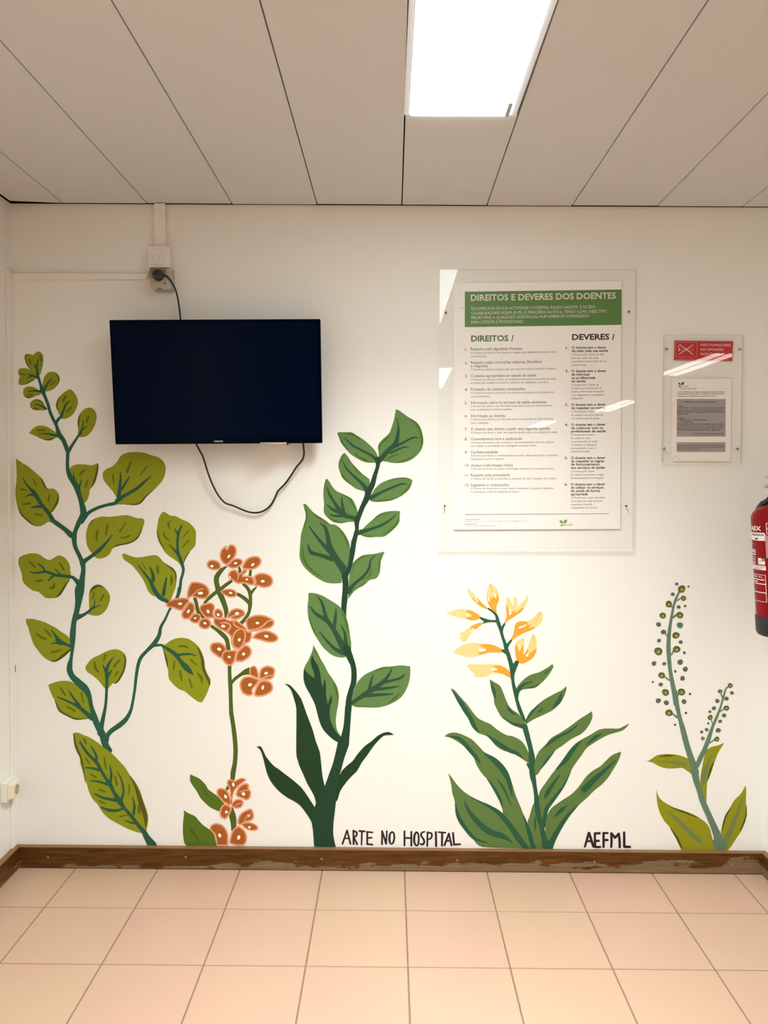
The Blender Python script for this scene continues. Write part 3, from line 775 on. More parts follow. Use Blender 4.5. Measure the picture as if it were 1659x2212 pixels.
f 2:-5427,1616! -5437,1763 -5375,1952 -5272,2078 -5087,2185 -4923,2217 -4831,2061 -4821,1894 -4903,1768 -5047,1725 -5170,1682 -5273,1597;-5026,1955,57,49,0
s R 8:-5170,1723,25 -5119,1870,37 -4944,2060,25
f 2:-5314,1617! -5191,1702 -4985,1715 -4780,1643 -4667,1518 -4718,1413 -4883,1380 -5047,1410 -5191,1493;-4996,1520,53,41,0
f 5:-5748,921! -5727,1068 -5665,1300 -5561,1469 -5397,1575 -5294,1513 -5171,1409 -5089,1221 -5089,1011 -5172,863 -5336,820 -5522,839 -5666,880;-5387,1134,57,90,-20
PART flower
f 0:-6456,1419 -6425,1566 -6301,1651 -6137,1663 -5972,1591 -5849,1445 -5768,1236 -5768,1026 -5779,816! -6057,809 -6201,808 -6242,1022 -6282,1210 -6364,1315;-6087,1202,53,82,25
PLANT painted_plant|mural plant|tall painted plant with green leaves and thick dark green trunk, middle of wall
PART stem
s K 6:-351,15038,217 -361,14797,135 -455,14484,154 -550,14146,193 -681,13880,217 -740,13662,217 -883,13372,173 -1002,13081,178 -1098,12814,183 -1096,12548,135 -1132,12354,159 -1215,12013,183
s K 6:-1202,12104,184 -1261,11667,184 -1320,11326,160 -1391,11034,145 -1512,10838,223 -1498,10521,213 -1509,10277,203 -1532,9959,218
s K 0:-1532,9984,213 -1555,9617,184 -1510,9324,87
s K 6:-1457,8172,290 -1324,7853,237 -1217,7587,190 -1175,7294,195 -1187,6946,201 -1278,6650,185 -1356,6301,211 -1368,5979,222 -1406,5549,211 -1444,5145,222 -1464,4876,264
s K 6:-1379,6052,229 -1425,5325,248 -1498,4860,327 -1553,4661,411 -1682,4195,359 -1778,3829,359 -1892,3462,392 -2021,2994,457 -2118,2593,620 -2199,2191,699
p K 6:-2550,2422! -1822,2429! -1870,1994 -1901,1692 -1910,1323 -1866,1022 -1816,814! -2211,804 -2612,821! -2633,1116 -2656,1417 -2696,1685 -2707,1986
PART leaf
p N 5:-1598,3664! -1435,3832 -1207,4033 -1044,4267 -784,4568 -524,4769 -297,4970 -69,5087 127,5106 297,5008! 128,5000 -68,4972 -263,4804 -458,4571 -684,4237 -879,3969 -1041,3669 -1269,3434 -1465,3199 -1660,2897 -1790,2529 -2020,2694 -1825,3196
PART leaf
p N 5:-3703,6875! -3533,6827 -3370,6680 -3141,6385 -3043,6171 -2879,5710 -2682,5182 -2550,4719 -2418,4355 -2368,3990 -2317,3492 -2234,3092 -2191,2826! -2149,2192 -2527,2189! -2544,2422 -2610,2689 -2709,2888 -2874,3187 -3005,3486 -3153,3817 -3203,3983 -3269,4248 -3276,4846 -3270,5508 -3278,5971 -3337,6235 -3451,6596 -3566,6760
PART leaf
p N 5:-4725,4535! -4577,4536 -4479,4371 -4365,4140 -4119,3842 -3890,3678 -3661,3497 -3398,3299 -3103,3035 -2938,2820 -2741,2521 -2537,2188! -2345,1722 -2690,1685! -2772,1852 -2970,2151 -3167,2384 -3397,2532 -3627,2664 -3922,2895 -4185,3209 -4332,3508 -4414,3807 -4496,4139 -4594,4403
PART leaf
p M 1:298,16834 263,16767 228,16551 158,16288 64,16024 -31,15904 -199,15759 -318,15614 -358,15470 -328,15278 -339,15062! -218,14991 -49,14968 216,14921 529,14935 793,15021 1008,15167 1175,15360 1264,15600 1267,15816 1192,16127 1070,16341 901,16472 732,16566 515,16720 394,16803
s V3 4:313,16528,19 375,16241,58 353,15930,125 259,15594,168 -4,15352,154 -290,15014,183
s V3 4:1075,15827,43 907,15838,63 619,15692,82 284,15522,106
s V3 4:753,15501,24 525,15476,63 93,15281,82
s E 2:745,16535,19 979,16350,72 1169,16055,82 1216,15648,63 1151,15384,19
s E 2:-312,15398,29 -258,15602,67 -55,15791,67 64,15964,29
s E 2:-98,15039,24 142,15161,63 358,15247,34
s E 2:336,14951,29 673,15040,58 960,15202,34
PART leaf
p M 1:-1816,15976 -1739,16012 -1547,16014 -1306,16010 -1113,15897 -896,15766 -679,15588 -485,15397 -388,15230 -363,15110 -410,14929! -675,14927 -868,14962 -1109,15081 -1351,15247 -1569,15486 -1690,15653 -1762,15844
s V3 4:-1546,15798,29 -1256,15536,72 -894,15346,72 -580,15180,87 -362,14990,120
s E 2:-1775,15940,39 -1653,15665,63 -1436,15403,39
s E 2:-1534,15961,24 -1258,15932,82 -1017,15789,43
s E 2:-1182,15272,39 -1037,15129,63 -820,15035,82 -675,14951,39
PART leaf
p M 1:-1556,15282! -1422,15127 -1301,14935 -1107,14720 -914,14529 -720,14386 -647,14290 -658,14025! -790,13903 -934,13927 -1152,13997 -1370,14165 -1588,14380 -1709,14572 -1770,14764 -1759,14956 -1663,15173
s V3 4:-1627,14993,19 -1469,14694,63 -1178,14407,87 -887,14144,120 -717,13904,217
s E 2:-1277,14887,14 -1119,14660,63 -913,14493,39
s E 2:-1567,15234,24 -1663,15005,63 -1706,14957,24
s E 2:-1705,14644,19 -1600,14409,82 -1358,14177,53 -1201,14106,19
PART leaf
p M 1:-2191,14340 -2251,14243 -2298,14014 -2314,13748 -2289,13459 -2295,13169 -2235,13024 -2089,12880 -1919,12772 -1653,12738 -1388,12788 -1170,12789! -1075,13129 -1149,13394 -1271,13611 -1416,13706 -1610,13801 -1827,13896 -1972,14040 -2094,14232
s V3 4:-2185,14063,24 -2092,13774,82 -1874,13437,106 -1704,13173,193 -1485,13005,168 -1292,12958,135 -1074,12887,193
s V3 4:-2188,13423,29 -2018,13267,82 -1752,13124,120
s V3 4:-1657,13668,29 -1620,13367,96 -1583,13125,144
s V3 4:-2090,13073,24 -1920,13002,67 -1630,13004,87
s E 2:-1609,13765,24 -1355,13622,72 -1209,13357,63 -1167,13225,19
s E 2:-2157,13012,14 -1963,12852,63 -1654,12774,24
s E 2:-2210,14280,39 -2262,14086,34 -2281,13942,14
PART leaf
p M 1:-584,13784! -429,14026 -237,14196 -20,14294 220,14368 485,14406 702,14395 871,14324 884,14240 801,14011 634,13841 418,13694 105,13572 -208,13526 -450,13520 -619,13555!
s V3 4:692,14166,24 487,14165,67 78,14006,87 -283,13834,96 -595,13663,168
s E 2:-595,13555,24 -281,13564,58 105,13601,63 394,13699,24
s E 2:466,13755,24 676,13949,87 829,14191,29
s E 2:-92,14233,14 244,14349,39 678,14376,24
PART leaf
p M 1:-1012,12524! -903,12537 -711,12720 -518,12891 -326,13061 -85,13160 180,13198 458,13192! 447,12994 425,12776 281,12581 65,12386 -127,12264 -393,12250 -659,12236 -853,12271 -999,12354!
s V3 4:314,13078,24 62,12846,72 -275,12650,96 -637,12527,111 -1047,12390,168
s E 2:419,12946,24 293,12691,82 28,12446,63 -152,12360,19
s E 2:-542,12830,14 -302,13025,48 132,13137,19
s E 2:-962,12330,19 -756,12288,63 -514,12273,24
PART leaf
p M 1:-3032,13419 -2936,13412 -2803,13268 -2609,13064 -2439,12968 -2246,12848 -2052,12705 -1906,12693 -1761,12610 -1591,12429 -1445,12200 -1359,11982 -1334,11691 -1368,11375 -1440,11082! -1609,10837 -1644,10569! -1947,10554 -2214,10589 -2506,10733 -2773,10926 -3016,11168 -3150,11435 -3167,11678 -3139,12042 -3115,12334 -3031,12625 -2959,12868 -2947,13061 -2996,13255
s V3 4:-2439,12750,34 -2245,12582,106 -2147,12243,160 -2097,11953,184 -1951,11614,242 -1756,11323,242 -1536,11008,290 -1511,10789,218
s V3 4:-2825,12622,34 -2583,12289,87 -2364,12023,121 -2097,11734,169
s V3 4:-2872,11959,34 -2751,11681,136 -2435,11586,121 -1999,11443,169
s E 2:-2984,13303,34 -2904,13037,63 -3007,12577,34
s E 2:-2730,13148,19 -2488,12948,82 -2124,12709,48
s E 2:-1797,12585,19 -1554,12296,73 -1395,11860,39
s E 2:-3066,11921,29 -3004,11436,82 -2749,11048,77 -2336,10771,29
PART leaf
p M 1:-1354,10961! -1295,11205 -1151,11400 -909,11572 -716,11610 -425,11649 -208,11699 -87,11729! -135,11602 -218,11383 -241,11139 -275,10920 -396,10749 -662,10674 -879,10526 -1048,10378 -1218,10230 -1399,9985! -1393,10351 -1378,10717
s V3 4:-425,11588,29 -593,11404,63 -664,11088,97 -881,10794,106 -1171,10548,111 -1388,10278,218
s E 2:-1270,10986,24 -1174,11291,48 -885,11536,58 -546,11619,24
s E 2:-195,11602,19 -273,11334,58 -296,11042,44
s E 2:-555,11113,24 -615,10869,68 -832,10697,34
s E 2:-662,10661,15 -879,10506,58 -1049,10395,19
PART leaf
p M 3:-2836,10181 -2717,10201 -2519,10170 -2282,10079 -2018,9922 -1807,9791 -1648,9647 -1489,9369 -1395,9078 -1341,8759 -1286,8387 -1285,8067! -1430,7906 -1561,7846! -1773,7863 -1985,7942 -2170,8087 -2329,8246 -2488,8484 -2648,8749 -2780,9067 -2855,9386 -2874,9704 -2848,9943
s V3 5:-2532,10091,32 -2361,9867,90 -2254,9496,121 -2174,9231,158 -1962,8941,158 -1829,8702,185 -1643,8357,237 -1457,8066,343
s V3 5:-2782,9718,32 -2597,9467,106 -2227,9231,158
s V3 5:-1838,9632,37 -1858,9313,106 -1909,8968,132
s V3 5:-1646,9036,32 -1512,8705,95 -1484,8305,158
s V3 5:-2436,8777,32 -2171,8460,90 -1880,8169,116 -1589,8011,158
s E 4:-1661,9540,21 -1510,9289,90 -1421,8918,69 -1367,8706,16
s E 4:-2813,9359,21 -2696,8962,53 -2536,8643,26
PART leaf
p M 1:-2660,8302! -2699,8083 -2830,7762 -2949,7547 -3007,7359 -3014,7065 -2934,6771 -2774,6478 -2615,6157 -2534,5889 -2427,5487 -2294,5192 -2080,4952 -1841,4765 -1575,4686 -1615,4902! -1709,5035 -1802,5223 -1830,5492 -1805,5788 -1740,6164 -1728,6486 -1795,6780 -1929,7020 -2115,7286 -2248,7552 -2381,7765 -2514,8031
s E 2:-1941,6940,21 -1835,6700,79 -1767,6379,53 -1798,6164,16
s E 2:-2615,8190,16 -2514,7977,53 -2367,7685,21
p K 4:-3002,7440! -2856,7254 -2604,7068! -2644,7309 -2737,7575 -2738,7816 -2693,7923! -2619,7736 -2486,7524 -2406,7257 -2365,6963 -2325,6723! -2286,6910 -2233,7071! -2192,6777 -2191,6482 -2124,6107! -2072,6296 -1980,6484! -1979,6243 -2044,5974 -2043,5625 -1949,5330 -1789,5062 -1615,4875! -1548,4660 -1841,4765 -2080,4952 -2294,5192 -2427,5487 -2534,5889 -2615,6157 -2774,6478 -2934,6771 -3014,7065
PART leaf
p M 1:-1250,6249! -1211,6517 -1133,6759 -1028,6974 -792,7216 -475,7379 -159,7502 158,7531 528,7574 867,7545! 874,7256 824,6935 694,6613 485,6343 168,6153 -149,6043 -467,6008 -811,6024 -1023,6022 -1209,6061!
s V3 4:199,7451,42 55,7170,106 -155,6927,148 -497,6683,185 -814,6467,174 -1025,6331,148 -1263,6168,158
s V3 4:676,7268,32 532,7120,90 215,7024,90 -49,6955,106
s V3 4:-469,7246,32 -552,6978,84 -629,6629,116
s V3 4:455,6812,37 111,6742,90 -365,6685,116
s V3 4:258,6515,37 -99,6499,90 -681,6454,132
s E 2:-396,7358,26 -105,7468,69 264,7511,21
s E 2:62,6179,26 339,6382,90 509,6558,26
s E 2:-1156,6062,26 -812,6043,37 -520,6024,16
PLANT painted_plant|mural plant|painted plant with yellow trumpet flowers and long strap leaves, below the poster
PART stem
s V4 6:3682,9680,63 3841,9571,73 3976,9426,97 4040,9182,136 4141,8913,121 4205,8668,107 4293,8424,121 4345,8228,146 4421,8007,146 4522,7689,160 4587,7443,194 4591,7172,126 4631,6901,121 4708,6606,146 4761,6335,121 4863,6014,136 4990,5718,121 5065,5571,73
s V4 6:3407,9336,73 3578,9251,121 3772,9228,78 4015,9218,97
s V4 6:3506,9153,44 3627,9198,63 3773,9216,58
s V4 6:4272,9122,73 4201,8987,87 4166,8840,107
s V4 6:4523,8524,73 4415,8376,97 4356,8252,121
s V4 6:4224,8153,97 4347,8080,121
s V4 6:4741,7715,155 4646,7542,194 4600,7394,194
s V4 6:5065,5358,195 5178,4956,183 5292,4522,171 5343,4150,232 5333,3839,183 5383,3528,214 5449,3216,153 5517,2811,153 5553,2468,195 5621,2031,183 5735,1656,183 5817,1280,183 5915,967,275
s V4 6:4267,5676,37 4621,5463,92 4897,5381,134 5065,5342,183
s V4 6:5162,3977,49 5255,3900,153 5333,3808,183
p V4 6:5760,1032 5888,1096! 5976,955! 6159,1067 6197,973 6148,784! 5819,781!
PART leaf
p F 2:3761,7093! 3929,6986 4144,6849 4270,6588 4365,6342 4490,6096 4645,5942 4830,5820 4985,5605 5095,5436 4897,5387 4590,5478 4252,5661 4065,5938 3940,6215 3922,6400 3826,6708
s V4 3:3792,7031,31 3918,6678,104 3992,6370,31
s V4 3:4398,6126,24 4554,5905,104 4754,5789,24
PART leaf
p F 2:6034,7664! 6066,7557 5933,7310 5740,7062 5575,6907 5394,6782 5121,6749 4908,6686 4789,6500! 4711,6622 4784,6839 4994,7087 5235,7258 5567,7369 5839,7524
s V4 3:5314,7012,49 4996,6902,104 4787,6654,153 4744,6468,153
s V4 3:5544,6900,37 5302,6803,55 5059,6764,18
s V4 3:5931,7479,24 5781,7339,49
PART leaf
p F 2:6556,6853! 6552,6699 6436,6389 6257,6141 6047,5954 5745,5797 5412,5639 5261,5545 5125,5436! 5078,5544 5227,5762 5346,5979 5556,6197 5796,6384 6128,6572 6370,6697
s V4 3:5093,5544,49 5301,5886,92 5556,6141,31
s V4 3:6387,6605,43 6285,6295,165 6076,6062,43
s V4 3:5530,5872,24 5636,5950,73 5710,6059,24
PART leaf
p F 2:2348,6752! 2501,6666 2687,6452 2964,6145 3305,5700 3552,5547 3828,5425 4075,5226 4383,5042 4658,4983 4936,4830 5091,4645 5217,4397 5327,4243 5223,3993! 4914,4208 4575,4392 4330,4452 4052,4605 3804,4882 3650,5005 3404,5096 3188,5281 3032,5589 2815,5897 2597,6266 2472,6512
s V4 3:2394,6696,43 2704,6236,153 3024,5744,153 3218,5358,153 3389,5112,43
s V4 3:3680,5052,31 4050,4760,153 4482,4485,153 4790,4363,122 5006,4194,31
PART leaf
p F 1:2138,4968! 2274,5072 2488,5114 2702,5075 2948,4969 3163,4846 3410,4600 3627,4384 3935,4231 4182,4047 4369,3799 4526,3552 4654,3179 4782,2774 4941,2400 5068,2088 5196,1776 5325,1370 5518,791 5210,788 4958,1210 4614,1646 4317,2051! 4282,2332 4138,2768 3950,3079 3794,3327 3546,3574 3327,3915 3201,4225 3014,4472 2706,4718 2398,4902
s V4 3:2305,4994,31 2704,4873,134 3045,4504,153 3324,4164,122 3464,3963,24
s V4 3:3566,4368,31 3921,4132,171 4231,3823,232 4472,3426,189 4644,2773,43
s V4 3:3700,3435,24 3966,3073,104 4201,2644,104 4291,2332,31
s V4 3:4068,3423,24 4349,3020,79 4603,2428,24
s V4 3:5069,2057,31 5229,1589,134 5391,1057,183 5456,806,183
PART leaf
p F 4:2289,3614! 2445,3413 2631,3165 2879,2917 3157,2732 3466,2578 3836,2425 4146,2209 4332,2054 4644,1681 4957,1307 5208,964 5318,808! 4779,819 4164,829 3580,855! 3394,948 3238,1135 3020,1353 2770,1696 2582,2070 2546,2539 2451,2851 2401,3194
s V4 5:2899,2527,43 3103,2137,153 3477,1702,214 3911,1392,233 4312,1270,184 4669,1038,24
s V4 5:3158,2701,24 3837,2357,110 4193,2109,171 4599,1633,196 4913,1181,227 5195,823,184
s V4 5:2559,2477,31 2687,1977,141 2931,1572,141 3299,1167,122 3762,1014,31
PART leaf
p F 0:5445,2517! 5371,2345 5284,2000 5226,1811 5323,1499 5482,1092 5549,779! 5826,781! 5786,1315 5689,1627 5560,2002 5493,2377
s V4 3:5499,2002,24 5497,1751,80 5507,1469,18
PART leaf
p F 2:7501,5939! 7525,5737 7458,5534 7320,5302 7124,5098 6898,4980 6701,4863 6448,4658 6194,4482 5970,4219 5747,3898 5581,3606 5467,3547! 5408,3663 5432,3983 5499,4244 5624,4477 5848,4711 6044,4944 6383,5150 6720,5384 7057,5646 7282,5793
s V4 3:7004,5444,34 6723,5210,80 6328,5004,97 5990,4770,97 5808,4566,17
s V4 3:6166,4459,23 5906,4137,91 5692,3810,28
PART leaf
p F 2:8867,5502! 8770,5357 8602,5226 8348,5151 8121,5077 7896,4960 7614,4784 7333,4578 7139,4287 6972,4053 6778,3732 6641,3411 6503,3148 6308,2826 6084,2533 5945,2269 5892,2006 5869,1684 5697,1682 5604,2120 5581,2704! 5676,2996 5871,3289 6067,3581 6290,3874 6485,4165 6680,4457 6903,4720 7156,4896 7466,5072 7691,5218 7889,5292 8174,5309 8487,5311 8684,5400
s V4 3:7864,5104,40 7611,4957,125 7331,4694,34
s V4 3:7157,4867,28 6863,4546,142 6585,4137,182 6249,3786,57
s V4 3:6381,3584,34 6130,3233,114 5935,2911,171 5824,2676,28
s V4 3:6773,3703,17 6522,3178,74 6131,2621,131 5910,2298,154 5837,1888,142 5798,1654,171
PART leaf
p F 4:8590,4459! 8564,4299 8456,4037 8291,3745 8152,3512 7929,3248 7648,3013 7396,2748 7115,2483 6919,2248 6667,1925 6443,1601 6276,1336 6167,954 6056,777! 5909,952 5874,1391 5895,1830 5934,2065! 6087,2329 6426,2594 6737,2801 6990,3036 7186,3300 7353,3534 7577,3739 7859,3916 8055,4121 8279,4325
s V4 5:8397,4138,40 8061,3801,114 7668,3449,188 7276,3039,245
s V4 5:6672,2450,28 6432,2244,142 6179,1994,28
s V4 5:7058,2448,28 6707,2077,125 6400,1607,171 6164,1160,210 6054,865,227
PART flower
p Y 1:2921,10424! 3056,10298 3203,10153 3326,10007 3449,9886 3571,9765 3665,9680! 3597,9667 3426,9739 3255,9860 3083,10030 2960,10200 2922,10322
p y 2:3083,10079 3229,10031 3326,10007 3449,9886 3665,9680! 3597,9667 3377,9776 3206,9933
s W 3:3180,10043,34 3303,9922,49
PART flower
p Y 1:3706,10595! 3852,10536 3975,10402 4051,10208 4065,10013 4007,9841 3973,9670 3987,9511! 3890,9547 3816,9620 3692,9815 3617,10009 3610,10205 3649,10376
p y 2:3627,10132! 3665,10010 3724,10132! 3786,10035 3858,10133! 3931,10085 3990,10232! 4052,10110 4054,9964 3983,9817 3973,9670 3987,9511! 3890,9547 3791,9669 3667,9888
s W 3:3689,10095,49 3710,9961,49
s W 3:3893,10231,49 3943,10097,58
s y 3:3743,10547,29 3832,10255,15
PART flower
p Y 1:4379,10137! 4453,10040 4515,9894 4554,9748! 4588,9895 4621,10163! 4707,10042 4734,9871 4724,9725! 4855,9872 4998,10020 5112,10204! 5108,9996 5026,9800 4908,9604 4716,9456 4500,9307 4379,9233 4296,9134! 4259,9146 4329,9331 4339,9526 4312,9722 4321,9941
p y 2:4347,9820! 4422,9625 4497,9454 4592,9650! 4690,9553 4954,9751! 4908,9604 4716,9456 4500,9307 4379,9233 4296,9134! 4259,9146 4329,9331 4339,9526 4320,9673
s W 3:4475,9649,63 4461,9478,58
PART flower
p Y 1:5563,9596! 5649,9512 5663,9365 5605,9193 5474,9045 5282,8922 5041,8822 4800,8697 4655,8598 4559,8524 4522,8573 4604,8769 4638,8990 4684,9137 4816,9224 5010,9226 5156,9251 5324,9362 5443,9510
p y 2:4684,9137 4816,9224 5083,9214! 5134,9092 5255,9117! 5159,8994 5402,9020! 5282,8922 5041,8822 4800,8697 4655,8598 4559,8524 4522,8573 4604,8769 4638,8990
s W 3:4820,8992,73 5061,9091,39
s y 3:5564,9535,19 5399,9216,15
PART flower
p Y 1:4995,8638! 4850,8563 4730,8501 4671,8353 4662,8132 4702,7911 4789,7740 4936,7672 5106,7742 5322,7891 5440,8113 5461,8359 5433,8604 5333,8768! 5261,8676 5192,8455 5098,8209 4980,7987! 5005,8257 5009,8503
p y 2:4672,8279 4732,8353! 4832,8133 4950,8380! 4980,7987! 5147,8234! 5174,8062 5450,8236! 5440,8113 5322,7891 5106,7742 4936,7672 4789,7740 4702,7911
s W 3:5102,7976,83 5161,8062,34
s W 3:4829,8379,29 4843,8232,39
s y 3:5334,8701,19 5362,8432,19
PART flower
p Y 1:2143,9485! 2336,9572 2554,9647 2796,9661 3015,9626 3235,9518 3406,9385 3371,9323 3238,9261 3020,9247 2849,9319 2630,9330 2386,9414
p y 2:2846,9576! 3040,9602 3235,9518 3406,9385 3371,9323 3238,9261 3020,9247 2824,9344! 2994,9369 3066,9443
s W 3:2896,9454,58 3042,9406,58
PART flower
p Y 1:3494,9141! 3433,9165 3264,9127 3071,9040 2902,8904 2733,8804 2569,8717! 2686,8718! 2675,8583 2737,8473 2834,8449 2931,8524 3026,8708 3170,8857 3314,8980 3434,9079
p y 2:3494,9141! 3433,9165 3264,9127 3071,9027 3024,8904! 3144,8979 3218,8906! 3314,8980 3434,9079
s W 3:3073,8831,53 3169,8906,44
PART flower
p Y 1:2401,8065! 2570,8214 2787,8351 3029,8419 3297,8416 3613,8382 3881,8347 4077,8263 4211,8190! 4213,8092! 4152,8067 3933,8077 3690,8063 3448,7975 3157,7912 2865,7917 2596,8006
p y 2:3346,8331! 3613,8382 3881,8347 4077,8263 4211,8190! 4213,8092! 4152,8067 3933,8077 3690,8063 3399,7987! 3326,8048 3592,8124 3591,8222
s W 3:3397,8171,87 3592,8148,39
PART flower
p Y 1:2942,7566 3014,7628 3258,7642 3550,7637 3866,7647 4110,7612 4306,7527 4453,7417 4553,7270 4530,7135! 4383,7207 4212,7292 3992,7303 3822,7289 3653,7202 3409,7163 3263,7174 3165,7247! 3238,7272! 3066,7407
p y 2:3843,7560! 4110,7607 4306,7527 4453,7417 4553,7270 4530,7135! 4383,7207 4212,7292 3845,7388! 4015,7439 3965,7512
s W 3:3844,7462,73 4015,7451,49
PLANT painted_plant|mural plant|small painted plant with round berries on two grey-green stems, right end of wall
PART stem
s g 6:10563,10326,64 10452,10069,93 10374,9791,85 10319,9449,93 10264,9063,114 10231,8678,140 10229,8313,157 10260,7884,148 10313,7454,136 10397,7024,157 10493,6593,178 10544,6244,170
s g 6:10496,10027,51 10642,10113,42
s g 6:10344,9727,42 10289,9833,42
s g 6:10362,9406,76 10508,9514,76
s g 6:10166,8720,42 10100,8848,38
s g 6:10342,8035,55 10412,8186,51
s g 6:10278,7109,55 10116,7237,42
s g 6:10591,6486,64 10641,6638,55
s g 6:10511,6671,170 10591,6178,161 10699,5734,146 10832,5265,195 10992,4696,205 11124,4300,219 11255,3953,243 11334,3705,243
s g 6:12505,6933,49 12351,6808,58 12273,6537,73 12174,6141,68 12038,5745,97 11901,5397,107 11767,4950,156 11630,4552,170 11492,4253,180 11377,3954,170
s g 6:10601,5745,83 10403,5905,44
s g 6:12226,6487,49 12160,6659,39
s g 6:12154,5968,49 12298,6068,39
s g 6:11898,5521,34 11845,5669,39
s g 6:11819,4802,44 11974,4927,44
s g 6:11268,3843,265 11357,3439,238 11487,3008,185 11616,2630,212 11813,2199,212 12010,1767,238 12180,1361,291 12241,1063,371
p g 6:12025,1197 12423,1200 12482,1010 12382,748! 12116,751!
PART leaf
p L 1:9475,4124! 9594,4125 9724,4207 9907,4329 10144,4372 10408,4374 10673,4349 10913,4271 11075,4164 11220,3653 11248,3586! 11059,3733 10844,3866 10579,3850 10288,3848 10022,3913 9781,4046 9621,4093
s m 2:10017,4115,21 10442,4078,79 10734,4040,159 10946,4002,132
s E5 3:9987,4276,21 10277,4324,64 10568,4322,21
PART leaf
p L 1:12348,4815! 12227,4604 12101,4361 12003,4064 11880,3713 11769,3388 11752,3037 11750,2604! 11613,2766 11523,3170 11514,3548 11581,4034 11652,4357 11726,4560! 11882,4655 12144,4725
s m 2:11890,4359,26 11741,3981,132 11633,3549,185 11626,3279,79
s E5 3:11971,4077,37 11865,3767,90 11769,3402,26
PART leaf
p L 1:9916,3089! 9952,2914 10076,2698 10319,2524 10615,2378 10936,2273 11257,2153 11526,2007 11743,1846 11894,1630 11996,1278 12116,762! 11504,770 10892,779! 10808,941 10696,1185 10557,1455 10419,1671 10228,1887 10089,2130 9990,2400 9929,2751
s m 2:10352,2267,26 10732,1918,132 11167,1488,175 11575,1111,159
s E5 3:10455,2398,21 10883,2250,64 11446,2028,26
s E5 3:10452,1631,21 10708,1253,85 10889,887,42
PART leaf
p L 1:13169,3238! 13196,3022 13193,2644 13236,2347 13212,1967 13077,1586 12899,1286 12696,958 12541,766! 12302,764 12291,1172! 12310,1471 12379,1879 12478,2150 12630,2423 12781,2695 12987,2913
s m 2:13046,2697,42 12876,2154,132 12629,1474,185 12403,955,291
s E5 3:13212,2455,21 13197,2048,58 13025,1545,32
s E5 3:12636,2382,21 12467,2069,64 12348,1553,26
b d 10471,10628,59
b b 10655,10444,136
b d 10896,10535,38
b d 10338,10250,70
b b 10727,10110,95
b b 10202,9892,121
b d 10561,9788,68
b d 10793,9826,44
b b 9996,9472,114
b b 10614,9494,123
b d 9851,9146,89
b t 10623,9126,114
b d 10035,8873,93
b b 10488,8754,127
b d 9881,8557,72
b d 10666,8509,70
b b 9865,8164,148
b b 10524,8244,131
b d 10807,8118,55
b d 9718,7718,85
b d 10088,7710,68
b d 10666,7775,102
b d 10858,7518,93
b d 10494,7434,49
b b 10008,7284,119
b d 10766,7182,89
b d 9691,7036,38
b d 9980,6945,78
b b 10159,6660,127
b b 10742,6682,131
b d 11052,6607,44
b d 9906,6351,95
b d 10840,6326,89
b d 10198,6278,95
b d 10919,5904,44
b b 10305,5909,131
b d 10535,5470,41
b b 12503,6928,90
b b 12139,6713,80
b d 12574,6657,68
b d 12380,6446,80
b d 12049,6357,80
b d 11932,6090,75
b b 12389,6098,100
b d 11789,5960,54
b b 11807,5748,95
b d 12309,5826,78
b d 11742,5530,41
b d 12171,5607,68
b d 11689,5296,68
b d 12109,5275,90
b d 11509,5208,58
b b 11559,4968,68
b b 12069,4948,95
PLANT painted_lettering|wall lettering|dark hand painted words ARTE NO HOSPITAL just above the skirting board
PART letter
s B 2:-1401,1435,62 -1568,931,68
s B 3:-1401,1435,62 -1275,934,68
s B 4:-1470,1136,55 -1322,1138,55
PART letter
s B 2:-1170,1431,68 -1161,919,68
s B 3:-1164,1422,62 -1052,1360,68 -1061,1244,68 -1153,1171,62
s B 4:-1153,1171,62 -1029,920,68
PART letter
s B 2:-954,1414,68 -754,1404,68
s B 3:-856,1403,68 -868,906,55
PART letter
s B 2:-662,1385,68 -659,924,68
s B 3:-662,1385,62 -462,1365,55
s B 4:-660,1153,62 -497,1170,62
s B 5:-659,930,68 -465,910,62
PART letter
s B 2:-117,1422,62 -114,928,68
s B 3:-108,1400,68 34,952,74
s B 4:61,1423,62 40,946,62
PART letter
s B 2:246,1393,55 170,1292,74 162,1072,80 203,953,62 289,979,68 334,1168,74 314,1341,62 252,1394,55
PART letter
s B 2:707,1416,68 711,889,68
s B 3:960,1403,68 964,885,74
s B 4:709,1171,68 962,1167,62
PART letter
s B 2:1138,1389,62 1078,1269,80 1067,1049,80 1127,899,68 1210,931,68 1232,1176,68 1200,1349,62 1138,1389,62
PART letter
s B 4:1445,1413,49 1354,1372,68 1317,1271,68 1417,1115,68 1434,1005,74 1373,932,74 1290,957,55
PART letter
s B 2:1553,1392,68 1549,880,68
s B 3:1553,1383,55 1686,1353,68 1717,1259,68 1663,1155,62 1556,1116,55
PART letter
s B 2:1861,1395,80 1875,874,80
PART letter
s B 2:1962,1396,62 2214,1379,62
s B 3:2092,1378,80 2090,891,74
PART letter
s B 4:2338,1349,68 2182,908,74
s B 5:2338,1349,68 2441,910,74
s B 6:2248,1075,62 2402,1077,62
PART letter
s B 2:2491,1369,74 2533,936,74
s B 3:2527,942,74 2757,948,68
PLANT painted_lettering|wall lettering|dark hand painted letters AEFML above the skirting board, right of the strap leaved plant
PART letter
s B 2:7474,1415,93 7338,904,80
s B 3:7481,1415,93 7650,913,93
s B 4:7427,1109,80 7560,1110,80
PART letter
s B 5:7694,1410,80 7710,907,93
s B 6:7701,1403,88 7867,1412,88
s B 7:7706,1125,88 7839,1126,88
s B 8:7717,896,80 7897,895,77
PART letter
s B 2:8013,1413,93 8023,896,88
s B 3:8020,1420,80 8159,1417,80
s B 4:8025,1157,88 8164,1159,88
PART letter
s B 2:8292,1415,80 8311,1144,88 8305,899,85
